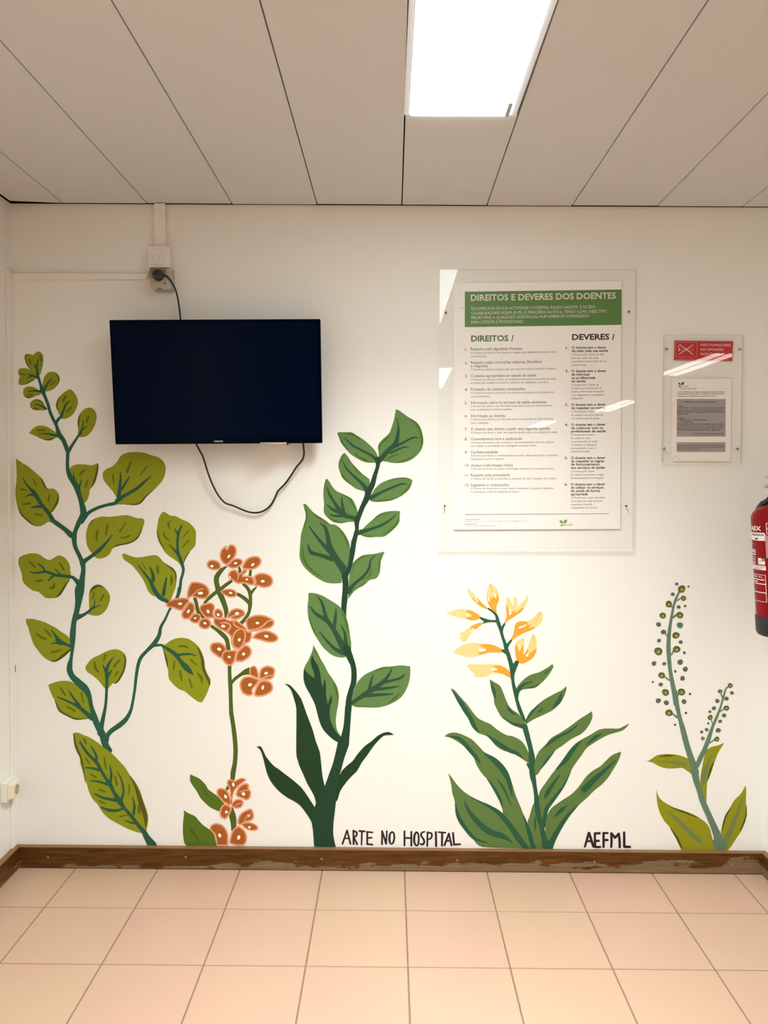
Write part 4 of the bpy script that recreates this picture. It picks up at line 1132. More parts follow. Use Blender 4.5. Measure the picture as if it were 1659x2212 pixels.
s B 3:8299,1409,93 8435,1247,93
s B 4:8435,1247,93 8572,1397,93
s B 5:8572,1404,80 8604,1146,93 8616,895,88
PART letter
s B 2:8766,1447,85 8777,1148,93 8782,917,93
s B 3:8786,914,96 8988,907,91
"""
PAL = dict(
    T='#2f604c', O='#8b9420', D='#676a10', S='#575621', V='#2f5a45',
    G='#4f6124', H='#567022', h='#48601c', P='#a85e26', R='#dc9e7e', W='#fff6e2', Q='#7d3c16',
    K='#23422f', N='#233f26', M='#5f8049', V3='#2e4f39', E='#4d6b25',
    F='#5d7841', V4='#2e5a40', Y='#fbcf8d', y='#e3a03a',
    g='#647e69', L='#8e8f1e', m='#717f4c', E5='#4c5414', b='#73782a', b2='#4d582c', e='#4b483e', d='#5d6853', t='#557d62',
    B='#33262a')
PM = {k: mat('mural_paint_' + k, v, rough=0.6, spec=0.12, vary=0.07, vscale=45) for k, v in PAL.items()}

def lvl_y(l): return -(0.0003 + 0.00011 * l)

def poly(mb, pts, m, y, back=True):
    """flat coat of paint: tessellated front with a rim down to the wall"""
    ar = sum(a[0]*b[1] - b[0]*a[1] for a, b in zip(pts, pts[1:] + pts[:1]))
    if ar < 0: pts = pts[::-1]
    tri = tessellate_polygon([[Vector((p[0], p[1], 0)) for p in pts]])
    i0 = len(mb.v)
    mb.v += [(p[0], y, p[1]) for p in pts]
    k = mb.slot(m)
    for t in tri:
        a, b, c = (pts[i] for i in t)
        cr = (b[0]-a[0])*(c[1]-a[1]) - (b[1]-a[1])*(c[0]-a[0])
        mb.f.append(tuple(i0 + i for i in (t if cr > 0 else t[::-1])))
        mb.m.append(k)
    if back:
        j0 = len(mb.v)
        n = len(pts)
        mb.v += [(p[0], -0.0001, p[1]) for p in pts]
        for i in range(n):
            j = (i + 1) % n
            mb.f.append((i0 + j, i0 + i, j0 + i, j0 + j)); mb.m.append(k)

def stroke(mb, pts, m, y, taper=True):
    d = catmull([tuple(p) for p in pts], 6)
    left, right = [], []
    n = len(d)
    for i, p in enumerate(d):
        a, b = d[max(0, i-1)], d[min(n-1, i+1)]
        tx, tz = b[0]-a[0], b[1]-a[1]
        L = math.hypot(tx, tz) or 1
        nx, nz = -tz/L, tx/L
        w = max(p[2], 0.0004) / 2
        left.append((p[0] + nx*w, p[1] + nz*w))
        right.append((p[0] - nx*w, p[1] - nz*w))
    k = mb.slot(m)
    i0 = len(mb.v)
    for a, b in zip(left, right):
        mb.v += [(a[0], y, a[1]), (b[0], y, b[1])]
    for i in range(n - 1):
        mb.f.append((i0 + 2*i, i0 + 2*i + 1, i0 + 2*i + 3, i0 + 2*i + 2)); mb.m.append(k)
    # round ends
    for e in (0, n - 1):
        p = d[e]; w = max(p[2], 0.0004) / 2
        a0 = math.atan2(left[e][1] - p[1], left[e][0] - p[0])
        sgn = 1 if e == 0 else -1
        pts2 = [(p[0] + w*math.cos(a0 + sgn*math.pi*q/6), p[1] + w*math.sin(a0 + sgn*math.pi*q/6)) for q in range(7)]
        if e: pts2 = pts2[::-1]
        mb.face([(q[0], y, q[1]) for q in pts2], m)

def inset(pts, w):
    ar = sum(a[0]*b[1] - b[0]*a[1] for a, b in zip(pts, pts[1:] + pts[:1])) / 2
    per = sum(math.hypot(b[0]-a[0], b[1]-a[1]) for a, b in zip(pts, pts[1:] + pts[:1]))
    w = min(w, 0.5 * abs(ar) / per)
    s = 1 if ar > 0 else -1
    out = []
    n = len(pts)
    for i in range(n):
        a, b = pts[i - 2], pts[(i + 2) % n]
        tx, tz = b[0]-a[0], b[1]-a[1]
        L = math.hypot(tx, tz) or 1
        out.append((pts[i][0] - s*tz/L*w, pts[i][1] + s*tx/L*w))
    return out

def parse_pts(s):
    pts, cor = [], set()
    for i, t in enumerate(s.split()):
        if t.endswith('!'): cor.add(i); t = t[:-1]
        pts.append(tuple(int(v) * 1e-4 for v in t.split(',')))
    return pts, cor

def disc(mb, x, z, a, b, ang, m, y, wob=0.0, seed=0):
    rnd = random.Random(seed)
    ph = rnd.random() * 6
    ca, sa = math.cos(math.radians(ang)), math.sin(math.radians(ang))
    pts = []
    for k in range(20):
        t = 2*math.pi*k/20
        w = 1 + wob*math.sin(2*t + ph) + wob*0.6*math.sin(3*t + 2*ph)
        px, pz = a*w*math.cos(t), b*w*math.sin(t)
        pts.append((x + px*ca - pz*sa, z + px*sa + pz*ca))
    poly(mb, pts, m, y, back=False)

def build_mural():
    eps = 0.0
    plant = None
    part = None      # (name, MB)
    def flush():
        nonlocal part
        if part and part[1].f:
            part[1].build(part[0], plant)
        part = None
    nb = 0
    for ln in MURAL.strip().split('\n'):
        if ln.startswith('PLANT'):
            flush()
            nm, cat, label = ln[6:].split('|')
            plant = thing(nm, label, cat)
        elif ln.startswith('PART'):
            flush()
            part = (ln[5:], MB())
        elif ln[0] == 'b':
            flush()
            t, v = ln[2:].split()
            x, z, r = (int(q) * 1e-4 for q in v.split(','))
            nb += 1
            b = MB()
            if t == 'd' and r < 0.0046: t = 'e'
            disc(b, x, z, r, r * 0.96, 0, PM['b2' if t == 'b' else t], lvl_y(7), 0.05, nb)
            if t == 'b':
                disc(b, x + r*0.08*math.sin(nb), z - r*0.12, r*0.72, r*0.68, 0, PM['b'], lvl_y(7.4), 0.04, nb + 7)
                disc(b, x + r*0.08, z - r*0.12, r*0.15, r*0.17, 0, PM['W'], lvl_y(7.8))
            b.build('berry', plant)
        else:
            head, body = ln.split(':', 1)
            h = head.split()
            eps = eps + 0.027 if eps < 0.45 else 0.0
            if h[0] == 'p':
                pts, cor = parse_pts(body)
                poly(part[1], catmull(pts, 5, True, cor), PM[h[1]], lvl_y(float(h[2]) + eps))
            elif h[0] == 's':
                pts = [tuple(int(v) * 1e-4 for v in t.split(',')) for t in body.split()]
                stroke(part[1], pts, PM[h[1]], lvl_y(float(h[2]) + eps))
            elif h[0] == 'f':
                l = float(h[1]) + eps
                segs = body.split(';')
                pts, cor = parse_pts(segs[0])
                d = catmull(pts, 5, True, cor)
                poly(part[1], d, PM['R'], lvl_y(l))
                poly(part[1], inset(d, 0.0058), PM['P'], lvl_y(l + 0.25), back=False)
                for s in segs[1:]:
                    x, z, a, b, an = (int(v) for v in s.split(','))
                    disc(part[1], x*1e-4, z*1e-4, a*1.22e-4, b*1.22e-4, an, PM['Q'], lvl_y(l + 0.45))
                    disc(part[1], x*1e-4, z*1e-4, a*1e-4, b*1e-4, an, PM['W'], lvl_y(l + 0.65))
    flush()
build_mural()

# ------------------------------------------------------------------ printed text
Q = {
'acrylic':[(0.1792, 2.17656), (0.87202, 2.17953), (0.88115, 1.19169), (0.1822, 1.18841)],
'sheet':[(0.23004, 2.13081), (0.82441, 2.1414), (0.83862, 1.26074), (0.23883, 1.25371)],
'band':[(0.26933, 2.10072), (0.82472, 2.11146), (0.82728, 1.98755), (0.27075, 1.97619)],
'rule':[(0.27837, 1.30951), (0.79694, 1.31608), (0.79697, 1.3147), (0.27839, 1.30789)],
'marks':[(0.24883, 2.1015), (0.24895, 2.09024), (0.25083, 2.04382), (0.26907, 2.04393), (0.6482, 2.11723), (0.64832, 2.11048)],
'logo1':[(0.61993, 1.29062), (0.6264, 1.28974), (0.63063, 1.28514), (0.63026, 1.28006), (0.62333, 1.28047), (0.62004, 1.28461)],
'logo2':[(0.6457, 1.29357), (0.64584, 1.28571), (0.64179, 1.28014), (0.63256, 1.28007), (0.63293, 1.28562), (0.6379, 1.29167)],
'logo3':[(0.63031, 1.27682), (0.62996, 1.27034), (0.62352, 1.26983), (0.62345, 1.27353), (0.62616, 1.27679)],
'pscrews':[(0.20264, 2.02544), (0.85019, 2.03228), (0.20511, 1.33953), (0.85415, 1.34397)],
'nacrylic':[(0.97677, 1.95221), (1.25625, 1.95208), (1.26144, 1.50014), (0.9794, 1.50052)],
'red':[(1.017, 1.93307), (1.22487, 1.93208), (1.22342, 1.86233), (1.0164, 1.86442)],
'paper':[(1.01202, 1.7994), (1.22236, 1.79957), (1.22721, 1.50496), (1.01584, 1.50536)],
'gray1':[(1.02973, 1.72674), (1.20362, 1.72781), (1.2072, 1.59396), (1.03249, 1.59283)],
'gray2':[(1.03297, 1.5727), (1.20707, 1.57382), (1.208, 1.53912), (1.0338, 1.53799)],
'rrect':[(1.0203, 1.9286), (1.09695, 1.92816), (1.09739, 1.87548), (1.02111, 1.87591)],
'cig':[(1.03248, 1.90389), (1.08287, 1.9033), (1.0828, 1.8971), (1.03241, 1.89769), (1.03224, 1.90477), (1.03603, 1.90479), (1.03576, 1.89726), (1.03219, 1.89746), (1.03398, 1.91585), (1.02965, 1.91051), (1.03466, 1.90611)],
'cross':[(1.03384, 1.91981), (1.08306, 1.88513), (1.08289, 1.91877), (1.034, 1.8855)],
'nlogo1':[(1.03348, 1.78505), (1.03774, 1.78419), (1.0414, 1.78065), (1.04148, 1.77732), (1.03634, 1.77751), (1.03381, 1.78061)],
'nlogo2':[(1.05397, 1.7874), (1.0541, 1.78207), (1.05131, 1.77738), (1.0435, 1.77711), (1.04362, 1.78133), (1.04731, 1.7858)],
'nlogo3':[(1.04199, 1.77465), (1.04167, 1.76954), (1.03587, 1.76906), (1.03581, 1.77173), (1.03798, 1.77441)],
'nscrews':[(0.98677, 1.90273), (1.24714, 1.90383), (0.98786, 1.54927), (1.24867, 1.54985)],
'curl':[(1.01827, 1.5121), (1.02571, 1.52), (1.03238, 1.52229), (1.03925, 1.51673), (1.04566, 1.51116)],
'bscrews':[(-1.23465, 0.04206), (-0.72984, 0.04659), (-0.23195, 0.045), (0.26421, 0.04324), (0.76572, 0.04188), (1.26828, 0.03673)],
'loop':[(-0.68081, 1.57545), (-0.67814, 1.55662), (-0.66962, 1.53782), (-0.65766, 1.51387), (-0.65087, 1.48988), (-0.64068, 1.45214), (-0.62702, 1.41437), (-0.60646, 1.37316), (-0.58237, 1.34572), (-0.55478, 1.33556), (-0.52718, 1.32366), (-0.49957, 1.31349), (-0.47195, 1.31022), (-0.44432, 1.31732), (-0.42015, 1.33648), (-0.40462, 1.36073), (-0.39428, 1.38494), (-0.38222, 1.3988), (-0.365, 1.41613), (-0.34435, 1.44379), (-0.32374, 1.47486), (-0.30313, 1.49904), (-0.29629, 1.51967), (-0.29701, 1.53681), (-0.29911, 1.55907), (-0.30052, 1.5779)],
'pcable':[(-0.78868, 2.1419), (-0.78171, 2.14036), (-0.76981, 2.1306), (-0.75795, 2.11295), (-0.75008, 2.09331), (-0.74423, 2.06773), (-0.74138, 2.04211), (-0.73851, 2.01845), (-0.73628, 1.98883), (-0.73519, 1.96709)]
}
TEXTS = [
('title_text', 'DIREITOS E DEVERES DOS DOENTES', 0.29109, 2.06881, 0.51479, 0.02138, 0.02162, 0.022),
('intro_text', 'NO EXERCÍCIO DA SUA ACTIVIDADE O HOSPITAL PULIDO VALENTE  E OS SEUS', 0.29284, 2.03635, 0.43998, 0.02003, 0.01037, 0),
('intro_text', 'COLABORADORES REGEM-SE PELOS PRINCÍPIOS DA ÉTICA, TENDO COMO OBJECTIVO', 0.29303, 2.02011, 0.4797, 0.02076, 0.01038, 0),
('intro_text', 'PRIORITÁRIO A QUALIDADE ASSISTENCIAL NUM AMBIENTE HUMANIZADO', 0.29322, 2.0043, 0.41882, 0.02191, 0.01039, 0),
('intro_text', 'PARA UTENTES E PROFISSIONAIS.', 0.29341, 1.98849, 0.1847, 0.02044, 0.01039, 0),
('rights_heading', 'DIREITOS', 0.29392, 1.92643, 0.13242, 0.01449, 0.02055, 0.03),
('rights_heading_slash', '/', 0.43671, 1.92669, 0.00922, 0.06781, 0.02226, 0.01),
('rights_list', 'Respeito pela dignidade Humana', 0.29314, 1.89443, 0.18288, 0.01686, 0.00972, 0.008),
('rights_list', 'Respeito pelas convicções culturais, filosóficas', 0.29371, 1.84666, 0.25274, 0.01959, 0.00973, 0.008),
('rights_list', 'e religiosas', 0.29385, 1.83435, 0.06027, 0.02028, 0.00974, 0.008),
('rights_list', 'Cuidados apropriados ao estado de saúde', 0.29426, 1.79939, 0.23276, 0.01839, 0.00975, 0.008),
('rights_list', 'Prestação de cuidados continuados', 0.29483, 1.75176, 0.19399, 0.018, 0.00976, 0.008),
('rights_list', 'Informação sobre os serviços de saúde existentes', 0.29538, 1.70434, 0.27066, 0.01686, 0.00978, 0.008),
('rights_list', '1.', 0.27214, 1.8923, 0.00864, 0.00593, 0.00972, 0.008),
('rights_list', '2.', 0.27268, 1.84482, 0.00952, 0.006, 0.00973, 0.008),
('rights_list', '3.', 0.27321, 1.79812, 0.00952, 0.00608, 0.00975, 0.008),
('rights_list', '4.', 0.27318, 1.75077, 0.01011, 0.00616, 0.00976, 0.008),
('rights_list', '5.', 0.27372, 1.70363, 0.01012, 0.00624, 0.00978, 0.008),
('rights_small_print', 'O Doente tem direito a ser tratado no respeito pela dignidade humana por todos', 0.29329, 1.88213, 0.30585, 0.01996, 0.00686, 0),
('rights_small_print', 'os profissionais.', 0.29343, 1.87012, 0.05677, 0.01604, 0.00686, 0),
('rights_small_print', 'O Doente tem direito ao respeito pelas suas convicções culturais, filosóficas e religiosas.', 0.29398, 1.82318, 0.30384, 0.02018, 0.00687, 0),
('rights_small_print', 'O Doente tem direito a receber os cuidados apropriados ao seu estado de saúde,', 0.2944, 1.78763, 0.30488, 0.01738, 0.00688, 0),
('rights_small_print', 'no âmbito dos cuidados preventivos, curativos, de reabilitação e terminais.', 0.29454, 1.77587, 0.27813, 0.01746, 0.00689, 0),
('rights_small_print', 'O Doente tem direito à prestação de cuidados continuados em articulação com', 0.29496, 1.74027, 0.29849, 0.01676, 0.00689, 0),
('rights_small_print', 'outras instituições.', 0.29511, 1.72792, 0.06759, 0.01895, 0.0069, 0),
('rights_small_print', 'O Doente tem direito a ser informado acerca dos serviços de saúde existentes,', 0.29552, 1.69312, 0.2915, 0.01711, 0.0069, 0),
('rights_small_print', 'suas competências e níveis de cuidados.', 0.29566, 1.68133, 0.14741, 0.01604, 0.00691, 0),
('rights_list', 'Informação ao doente', 0.29594, 1.65757, 0.12202, 0.01339, 0.00979, 0.008),
('rights_list', 'O doente tem direito a pedir uma segunda opinião', 0.29649, 1.61058, 0.28265, 0.01455, 0.00981, 0.008),
('rights_list', 'Consentimento livre e esclarecido', 0.2969, 1.57536, 0.18384, 0.01273, 0.00982, 0.008),
('rights_list', 'Confidencialidade', 0.29746, 1.52795, 0.09708, 0.01249, 0.00983, 0.008),
('rights_list', 'Acesso à informação clínica', 0.29802, 1.48105, 0.1505, 0.01238, 0.00985, 0.008),
('rights_list', 'Respeito pela privacidade', 0.29843, 1.44598, 0.13986, 0.01288, 0.00986, 0.008),
('rights_list', 'Sugestões e reclamações', 0.29885, 1.41057, 0.13558, 0.011, 0.00987, 0.008),
('rights_list', '6.', 0.27425, 1.65685, 0.01012, 0.00631, 0.00979, 0.008),
('rights_list', '7.', 0.27479, 1.60986, 0.00955, 0.00639, 0.00981, 0.008),
('rights_list', '8.', 0.27519, 1.57435, 0.00956, 0.00645, 0.00982, 0.008),
('rights_list', '9.', 0.27573, 1.52694, 0.01015, 0.00653, 0.00983, 0.008),
('rights_list', '10.', 0.27685, 1.48033, 0.01595, 0.00661, 0.00985, 0.008),
('rights_list', '11.', 0.27783, 1.44497, 0.01538, 0.00666, 0.00986, 0.008),
('rights_list', '12.', 0.27823, 1.40985, 0.01481, 0.00672, 0.00987, 0.008),
('rights_small_print', 'O Doente tem direito a ser informado sobre a sua situação de saúde de forma', 0.29607, 1.64604, 0.29404, 0.01613, 0.00692, 0),
('rights_small_print', 'clara e adequada.', 0.29621, 1.63394, 0.06365, 0.01541, 0.00692, 0),
('rights_small_print', 'O Doente tem direito a obter uma segunda opinião sobre a sua situação de saúde.', 0.29663, 1.59904, 0.31017, 0.01385, 0.00693, 0),
('rights_small_print', 'O Doente tem direito a dar ou recusar o seu consentimento, antes de qualquer', 0.29704, 1.5638, 0.29733, 0.01327, 0.00693, 0),
('rights_small_print', 'acto médico ou participação em investigação ou ensaio clínico.', 0.29718, 1.55167, 0.23458, 0.01511, 0.00694, 0),
('rights_small_print', 'O Doente tem direito à confidencialidade de toda a informação clínica e elementos', 0.29759, 1.51696, 0.31262, 0.0121, 0.00694, 0),
('rights_small_print', 'identificativos que lhe respeitem.', 0.29774, 1.5048, 0.12088, 0.01375, 0.00695, 0),
('rights_small_print', 'O Doente tem direito de acesso à informação constante no seu processo clínico.', 0.29815, 1.46975, 0.29983, 0.01145, 0.00696, 0),
('rights_small_print', 'O Doente tem direito à privacidade na prestação de todo e qualquer acto médico.', 0.29857, 1.43437, 0.30725, 0.0114, 0.00696, 0),
('rights_small_print', 'O Doente tem direito por si ou por quem o represente, a apresentar sugestões', 0.29898, 1.39953, 0.29524, 0.01067, 0.00697, 0),
('rights_small_print', 'e reclamações, através do Gabinete do Utente.', 0.29912, 1.38733, 0.1728, 0.01012, 0.00697, 0),
('duties_heading', 'DEVERES', 0.65267, 1.93379, 0.13241, 0.01574, 0.02018, 0.03),
('duties_heading', '/', 0.79452, 1.93406, 0.00942, 0.04556, 0.02017, 0.03),
('duties_list', 'O doente tem o dever', 0.65191, 1.90236, 0.1225, 0.01355, 0.00861, 0.025),
('duties_list', 'de zelar pela sua saúde', 0.65211, 1.89076, 0.12912, 0.01318, 0.00861, 0.025),
('duties_list', 'O doente tem o dever', 0.65244, 1.81936, 0.12361, 0.01364, 0.00863, 0.025),
('duties_list', 'de informar', 0.65265, 1.80735, 0.06607, 0.01175, 0.00863, 0.025),
('duties_list', 'os profissionais', 0.65286, 1.79534, 0.08496, 0.01272, 0.00864, 0.025),
('duties_list', 'de saúde', 0.65307, 1.78332, 0.05061, 0.01353, 0.00864, 0.025),
('duties_list', 'O doente tem o dever', 0.65398, 1.70018, 0.1231, 0.0139, 0.00866, 0.025),
('duties_list', 'de respeitar os outros', 0.65419, 1.68831, 0.12199, 0.01399, 0.00867, 0.025),
('duties_list', '1.', 0.63082, 1.90093, 0.00943, 0.00592, 0.00861, 0.025),
('duties_list', '2.', 0.63073, 1.81923, 0.01038, 0.00605, 0.00863, 0.025),
('duties_list', '3.', 0.63185, 1.70004, 0.00984, 0.00625, 0.00866, 0.025),
('duties_list', 'O doente tem o dever', 0.65486, 1.62902, 0.12305, 0.01404, 0.00868, 0.025),
('duties_list', 'de colaborar com os', 0.65507, 1.61712, 0.11399, 0.01301, 0.00869, 0.025),
('duties_list', 'profissionais de saúde', 0.65528, 1.60541, 0.1231, 0.01408, 0.00869, 0.025),
('duties_list', 'O doente tem o dever', 0.65601, 1.51041, 0.12329, 0.01271, 0.00872, 0.025),
('duties_list', 'de respeitar as regras', 0.65622, 1.49865, 0.11896, 0.01296, 0.00872, 0.025),
('duties_list', 'de funcionamento', 0.65642, 1.48728, 0.10285, 0.01213, 0.00872, 0.025),
('duties_list', 'dos serviços de saúde', 0.65625, 1.47532, 0.12147, 0.01287, 0.00873, 0.025),
('duties_list', 'O doente tem o dever', 0.6573, 1.41587, 0.12387, 0.01286, 0.00874, 0.025),
('duties_list', 'de utilizar os serviços', 0.65732, 1.40408, 0.118, 0.01318, 0.00875, 0.025),
('duties_list', 'de saúde de forma', 0.65753, 1.39228, 0.1051, 0.01219, 0.00875, 0.025),
('duties_list', 'apropriada', 0.65774, 1.38029, 0.06141, 0.01607, 0.00875, 0.025),
('duties_list', '4.', 0.63271, 1.6285, 0.01079, 0.00637, 0.00868, 0.025),
('duties_list', '5.', 0.6342, 1.50989, 0.01044, 0.00656, 0.00872, 0.025),
('duties_list', '6.', 0.63546, 1.41534, 0.01045, 0.00672, 0.00875, 0.025),
('duties_small_print', 'O Doente tem o dever de zelar', 0.65196, 1.8784, 0.11632, 0.01561, 0.00693, 0),
('duties_small_print', 'pelo seu estado de saúde', 0.65217, 1.86623, 0.09599, 0.01183, 0.00693, 0),
('duties_small_print', 'e participar na promoção da sua', 0.65238, 1.85424, 0.12354, 0.01813, 0.00693, 0),
('duties_small_print', 'própria saúde.', 0.6526, 1.84187, 0.05188, 0.01685, 0.00694, 0),
('duties_small_print', 'O Doente tem o dever de', 0.65291, 1.7711, 0.09708, 0.01387, 0.00695, 0),
('duties_small_print', 'fornecer aos profissionais de', 0.65312, 1.75926, 0.10768, 0.01662, 0.00695, 0),
('duties_small_print', 'saúde a informação necessária', 0.65333, 1.7476, 0.11563, 0.0143, 0.00696, 0),
('duties_small_print', 'a um diagnóstico e terapêutica', 0.65355, 1.73538, 0.11755, 0.01419, 0.00696, 0),
('duties_small_print', 'adequados.', 0.65376, 1.72352, 0.04253, 0.01506, 0.00696, 0),
('duties_small_print', 'O Doente tem o dever', 0.65402, 1.67643, 0.08513, 0.01514, 0.00697, 0),
('duties_small_print', 'de respeitar os outros doentes', 0.65424, 1.66418, 0.11447, 0.01454, 0.00698, 0),
('duties_small_print', 'e os profissionais de saúde.', 0.65445, 1.65211, 0.10162, 0.01561, 0.00698, 0),
('duties_small_print', 'O Doente tem o dever', 0.65473, 1.59369, 0.08506, 0.01309, 0.00699, 0),
('duties_small_print', 'de colaborar com', 0.65494, 1.58159, 0.06708, 0.0149, 0.007, 0),
('duties_small_print', 'os profissionais de saúde', 0.65515, 1.56968, 0.09456, 0.01246, 0.007, 0),
('duties_small_print', 'e respeitar as indicações', 0.65536, 1.55776, 0.09174, 0.01267, 0.007, 0),
('duties_small_print', 'recomendadas e, por si,', 0.65539, 1.54583, 0.09005, 0.01281, 0.007, 0),
('duties_small_print', 'livremente aceites.', 0.65559, 1.53428, 0.06921, 0.01473, 0.00701, 0),
('duties_small_print', 'O Doente tem o dever', 0.65647, 1.46298, 0.08486, 0.01335, 0.00702, 0),
('duties_small_print', 'de respeitar as normas e regras', 0.65668, 1.45121, 0.11905, 0.01144, 0.00703, 0),
('duties_small_print', 'de funcionamento do Hospital.', 0.6567, 1.43924, 0.11774, 0.01313, 0.00703, 0),
('duties_small_print', 'O Doente tem o dever de utilizar', 0.65795, 1.36849, 0.12453, 0.01291, 0.00704, 0),
('duties_small_print', 'os serviços de saúde de forma', 0.65816, 1.35649, 0.11429, 0.01348, 0.00705, 0),
('duties_small_print', 'responsável evitando', 0.65838, 1.34449, 0.07799, 0.01416, 0.00705, 0),
('duties_small_print', 'o desperdício de recursos.', 0.65859, 1.33267, 0.0976, 0.01467, 0.00705, 0),
('footer_text', 'Hospital Pulido Valente', 0.27859, 1.28918, 0.05353, 0.01556, 0.00324, 0.02),
('footer_text', 'Gabinete do Utente', 0.27878, 1.27253, 0.04293, 0.01773, 0.00324, 0.02),
('footer_text', 'Alameda das Linhas de Torres, 117   1769-001 Lisboa, Portugal   T 217 548 000   geral@hpv.min-saude.pt', 0.27866, 1.2827, 0.22378, 0.01313, 0.00301, 0),
('footer_text', 'T 217 548 170   gabineteutente@hpv.min-saude.pt', 0.27885, 1.26605, 0.11125, 0.01528, 0.00301, 0),
('logo_text', 'HPV.EPE', 0.63182, 1.26989, 0.03505, 0.03335, 0.00647, -0.005),
('sticker_text', 'NÃO FUMADORES', 1.11041, 1.91407, 0.10627, -0.00451, 0.00841, 0),
('sticker_text', 'NO SMOKERS', 1.11015, 1.89813, 0.08134, -0.00224, 0.00841, 0),
('sticker_text', 'NON FUMEURS', 1.11011, 1.88219, 0.08851, -0.00656, 0.00841, 0),
('sticker_text', 'Proibido fumar - Decreto Lei', 1.02396, 1.86705, 0.07806, -0.00254, 0.00222, 0),
('notice_logo_text', 'Hospital', 1.04324, 1.7691, 0.02613, 0.02316, 0.00534, -0.006),
('notice_logo_text', 'Pulido Valente', 1.04278, 1.76065, 0.04535, 0.01596, 0.00534, -0.006),
('notice_logo_text', 'EPE', 1.09035, 1.76139, 0.00894, 0.00615, 0.00534, -0.006),
('notice_bold_text', 'A Lei nº 37/2007 aprova normas para a protecção dos cidadãos da exposição', 1.03187, 1.74946, 0.16822, 0.01014, 0.00378, 0.016),
('notice_bold_text', 'involuntária ao fumo do tabaco e medidas de redução da procura', 1.03203, 1.74278, 0.16668, 0.00885, 0.00378, 0.016),
('notice_bold_text', 'relacionadas com a dependência e a cessação do seu consumo.', 1.03221, 1.73521, 0.13922, 0.00939, 0.00378, 0.016),
('notice_bold_text', 'CAPÍTULO II - Limitações ao consumo de tabaco', 1.05671, 1.71462, 0.11399, 0.00623, 0.00379, 0.02),
('notice_bold_text', 'Artigo 3.º', 1.03695, 1.69934, 0.02124, 0.00625, 0.00379, 0.02),
('notice_bold_text', 'Artigo 4.º', 1.03796, 1.65764, 0.02126, 0.00632, 0.00379, 0.02),
('notice_bold_text', 'Proibição de fumar em determinados locais', 1.03767, 1.65094, 0.10114, 0.00633, 0.00379, 0.02),
('notice_text', 'Princípio geral - O disposto no presente capítulo visa estabelecer', 1.0371, 1.69332, 0.16278, 0.00626, 0.00401, 0.012),
('notice_text', 'limitações ao consumo de tabaco em recintos fechados destinados a', 1.0328, 1.68594, 0.16727, 0.00627, 0.00401, 0.012),
('notice_text', 'utilização colectiva de forma a garantir a protecção da exposição involuntária', 1.03297, 1.6788, 0.16729, 0.00629, 0.00401, 0.012),
('notice_text', 'ao fumo do tabaco.', 1.03314, 1.67167, 0.04094, 0.0063, 0.00401, 0.012),
('notice_text', '1 — É proibido fumar:', 1.03495, 1.64311, 0.05484, 0.00635, 0.00402, 0.012),
('notice_text', 'd) Nos estabelecimentos onde sejam prestados cuidados de saúde,', 1.034, 1.63596, 0.16517, 0.00636, 0.00402, 0.012),
('notice_text', 'nomeadamente hospitais, clínicas, centros e casas de saúde, consultórios', 1.03372, 1.62903, 0.16564, 0.00637, 0.00402, 0.012),
('notice_text', 'médicos, postos de socorros e outros similares, laboratórios, farmácias e', 1.03389, 1.62188, 0.16566, 0.00638, 0.00402, 0.012),
('notice_text', 'locais onde se dispensem medicamentos não sujeitos a receita médica.', 1.03405, 1.61518, 0.15493, 0.00639, 0.00402, 0.012),
('notice_text', 'Lei nº 37/2007, em vigor desde 1 Janeiro 2008', 1.09754, 1.60173, 0.10121, 0.00641, 0.00402, 0.012),
('notice_text', 'De acordo com o CAPÍTULO VII da mesma lei, constitui ao Regime', 1.03538, 1.55971, 0.16627, 0.00648, 0.00403, 0.012),
('notice_text', 'sancionatório, o Artigo 25.º prevê coimas mínimas de € 750, para o fumador', 1.03555, 1.55255, 0.16584, 0.0065, 0.00403, 0.012),
('notice_text', 'que fume nos locais acima referidos.', 1.03571, 1.54583, 0.07846, 0.00651, 0.00403, 0.012)
]
_fc = {}
def text_mesh(txt, bold=0.0):
    """(vertices, faces) of a flat line of text scaled to width 1 and cap height 1"""
    key = (txt, bold)
    if key in _fc: return _fc[key]
    def raw(s):
        c = bpy.data.curves.new('t', 'FONT')
        c.body = s
        c.resolution_u = 2
        c.offset = bold
        c.fill_mode = 'FRONT'
        o = bpy.data.objects.new('t', c)
        COL.objects.link(o)
        dg = bpy.context.evaluated_depsgraph_get()
        me = bpy.data.meshes.new_from_object(o.evaluated_get(dg))
        v = [(p.co.x, p.co.y) for p in me.vertices]
        f = [tuple(p.vertices) for p in me.polygons]
        bpy.data.objects.remove(o); bpy.data.curves.remove(c); bpy.data.meshes.remove(me)
        return v, f
    if ('H', bold) not in CAPS:
        v, f = raw('H')
        CAPS[('H', bold)] = max(p[1] for p in v)
    v, f = raw(txt)
    cap = CAPS[('H', bold)]
    x0, x1 = min(p[0] for p in v), max(p[0] for p in v)
    r = ([((p[0] - x0) / (x1 - x0), p[1] / cap) for p in v], f)
    _fc[key] = r
    return r
CAPS = {}
def put_text(mb, txt, x, z, width, ang, cap, bold, m, y):
    v, f = text_mesh(txt, bold)
    ca, sa = math.cos(ang), math.sin(ang)
    i0 = len(mb.v)
    for a, b in v:
        a, b = a * width, b * cap
        mb.v.append((x + a*ca - b*sa, y, z + a*sa + b*ca))
    k = mb.slot(m)
    for q in f:
        mb.f.append(tuple(i0 + i for i in q)); mb.m.append(k)

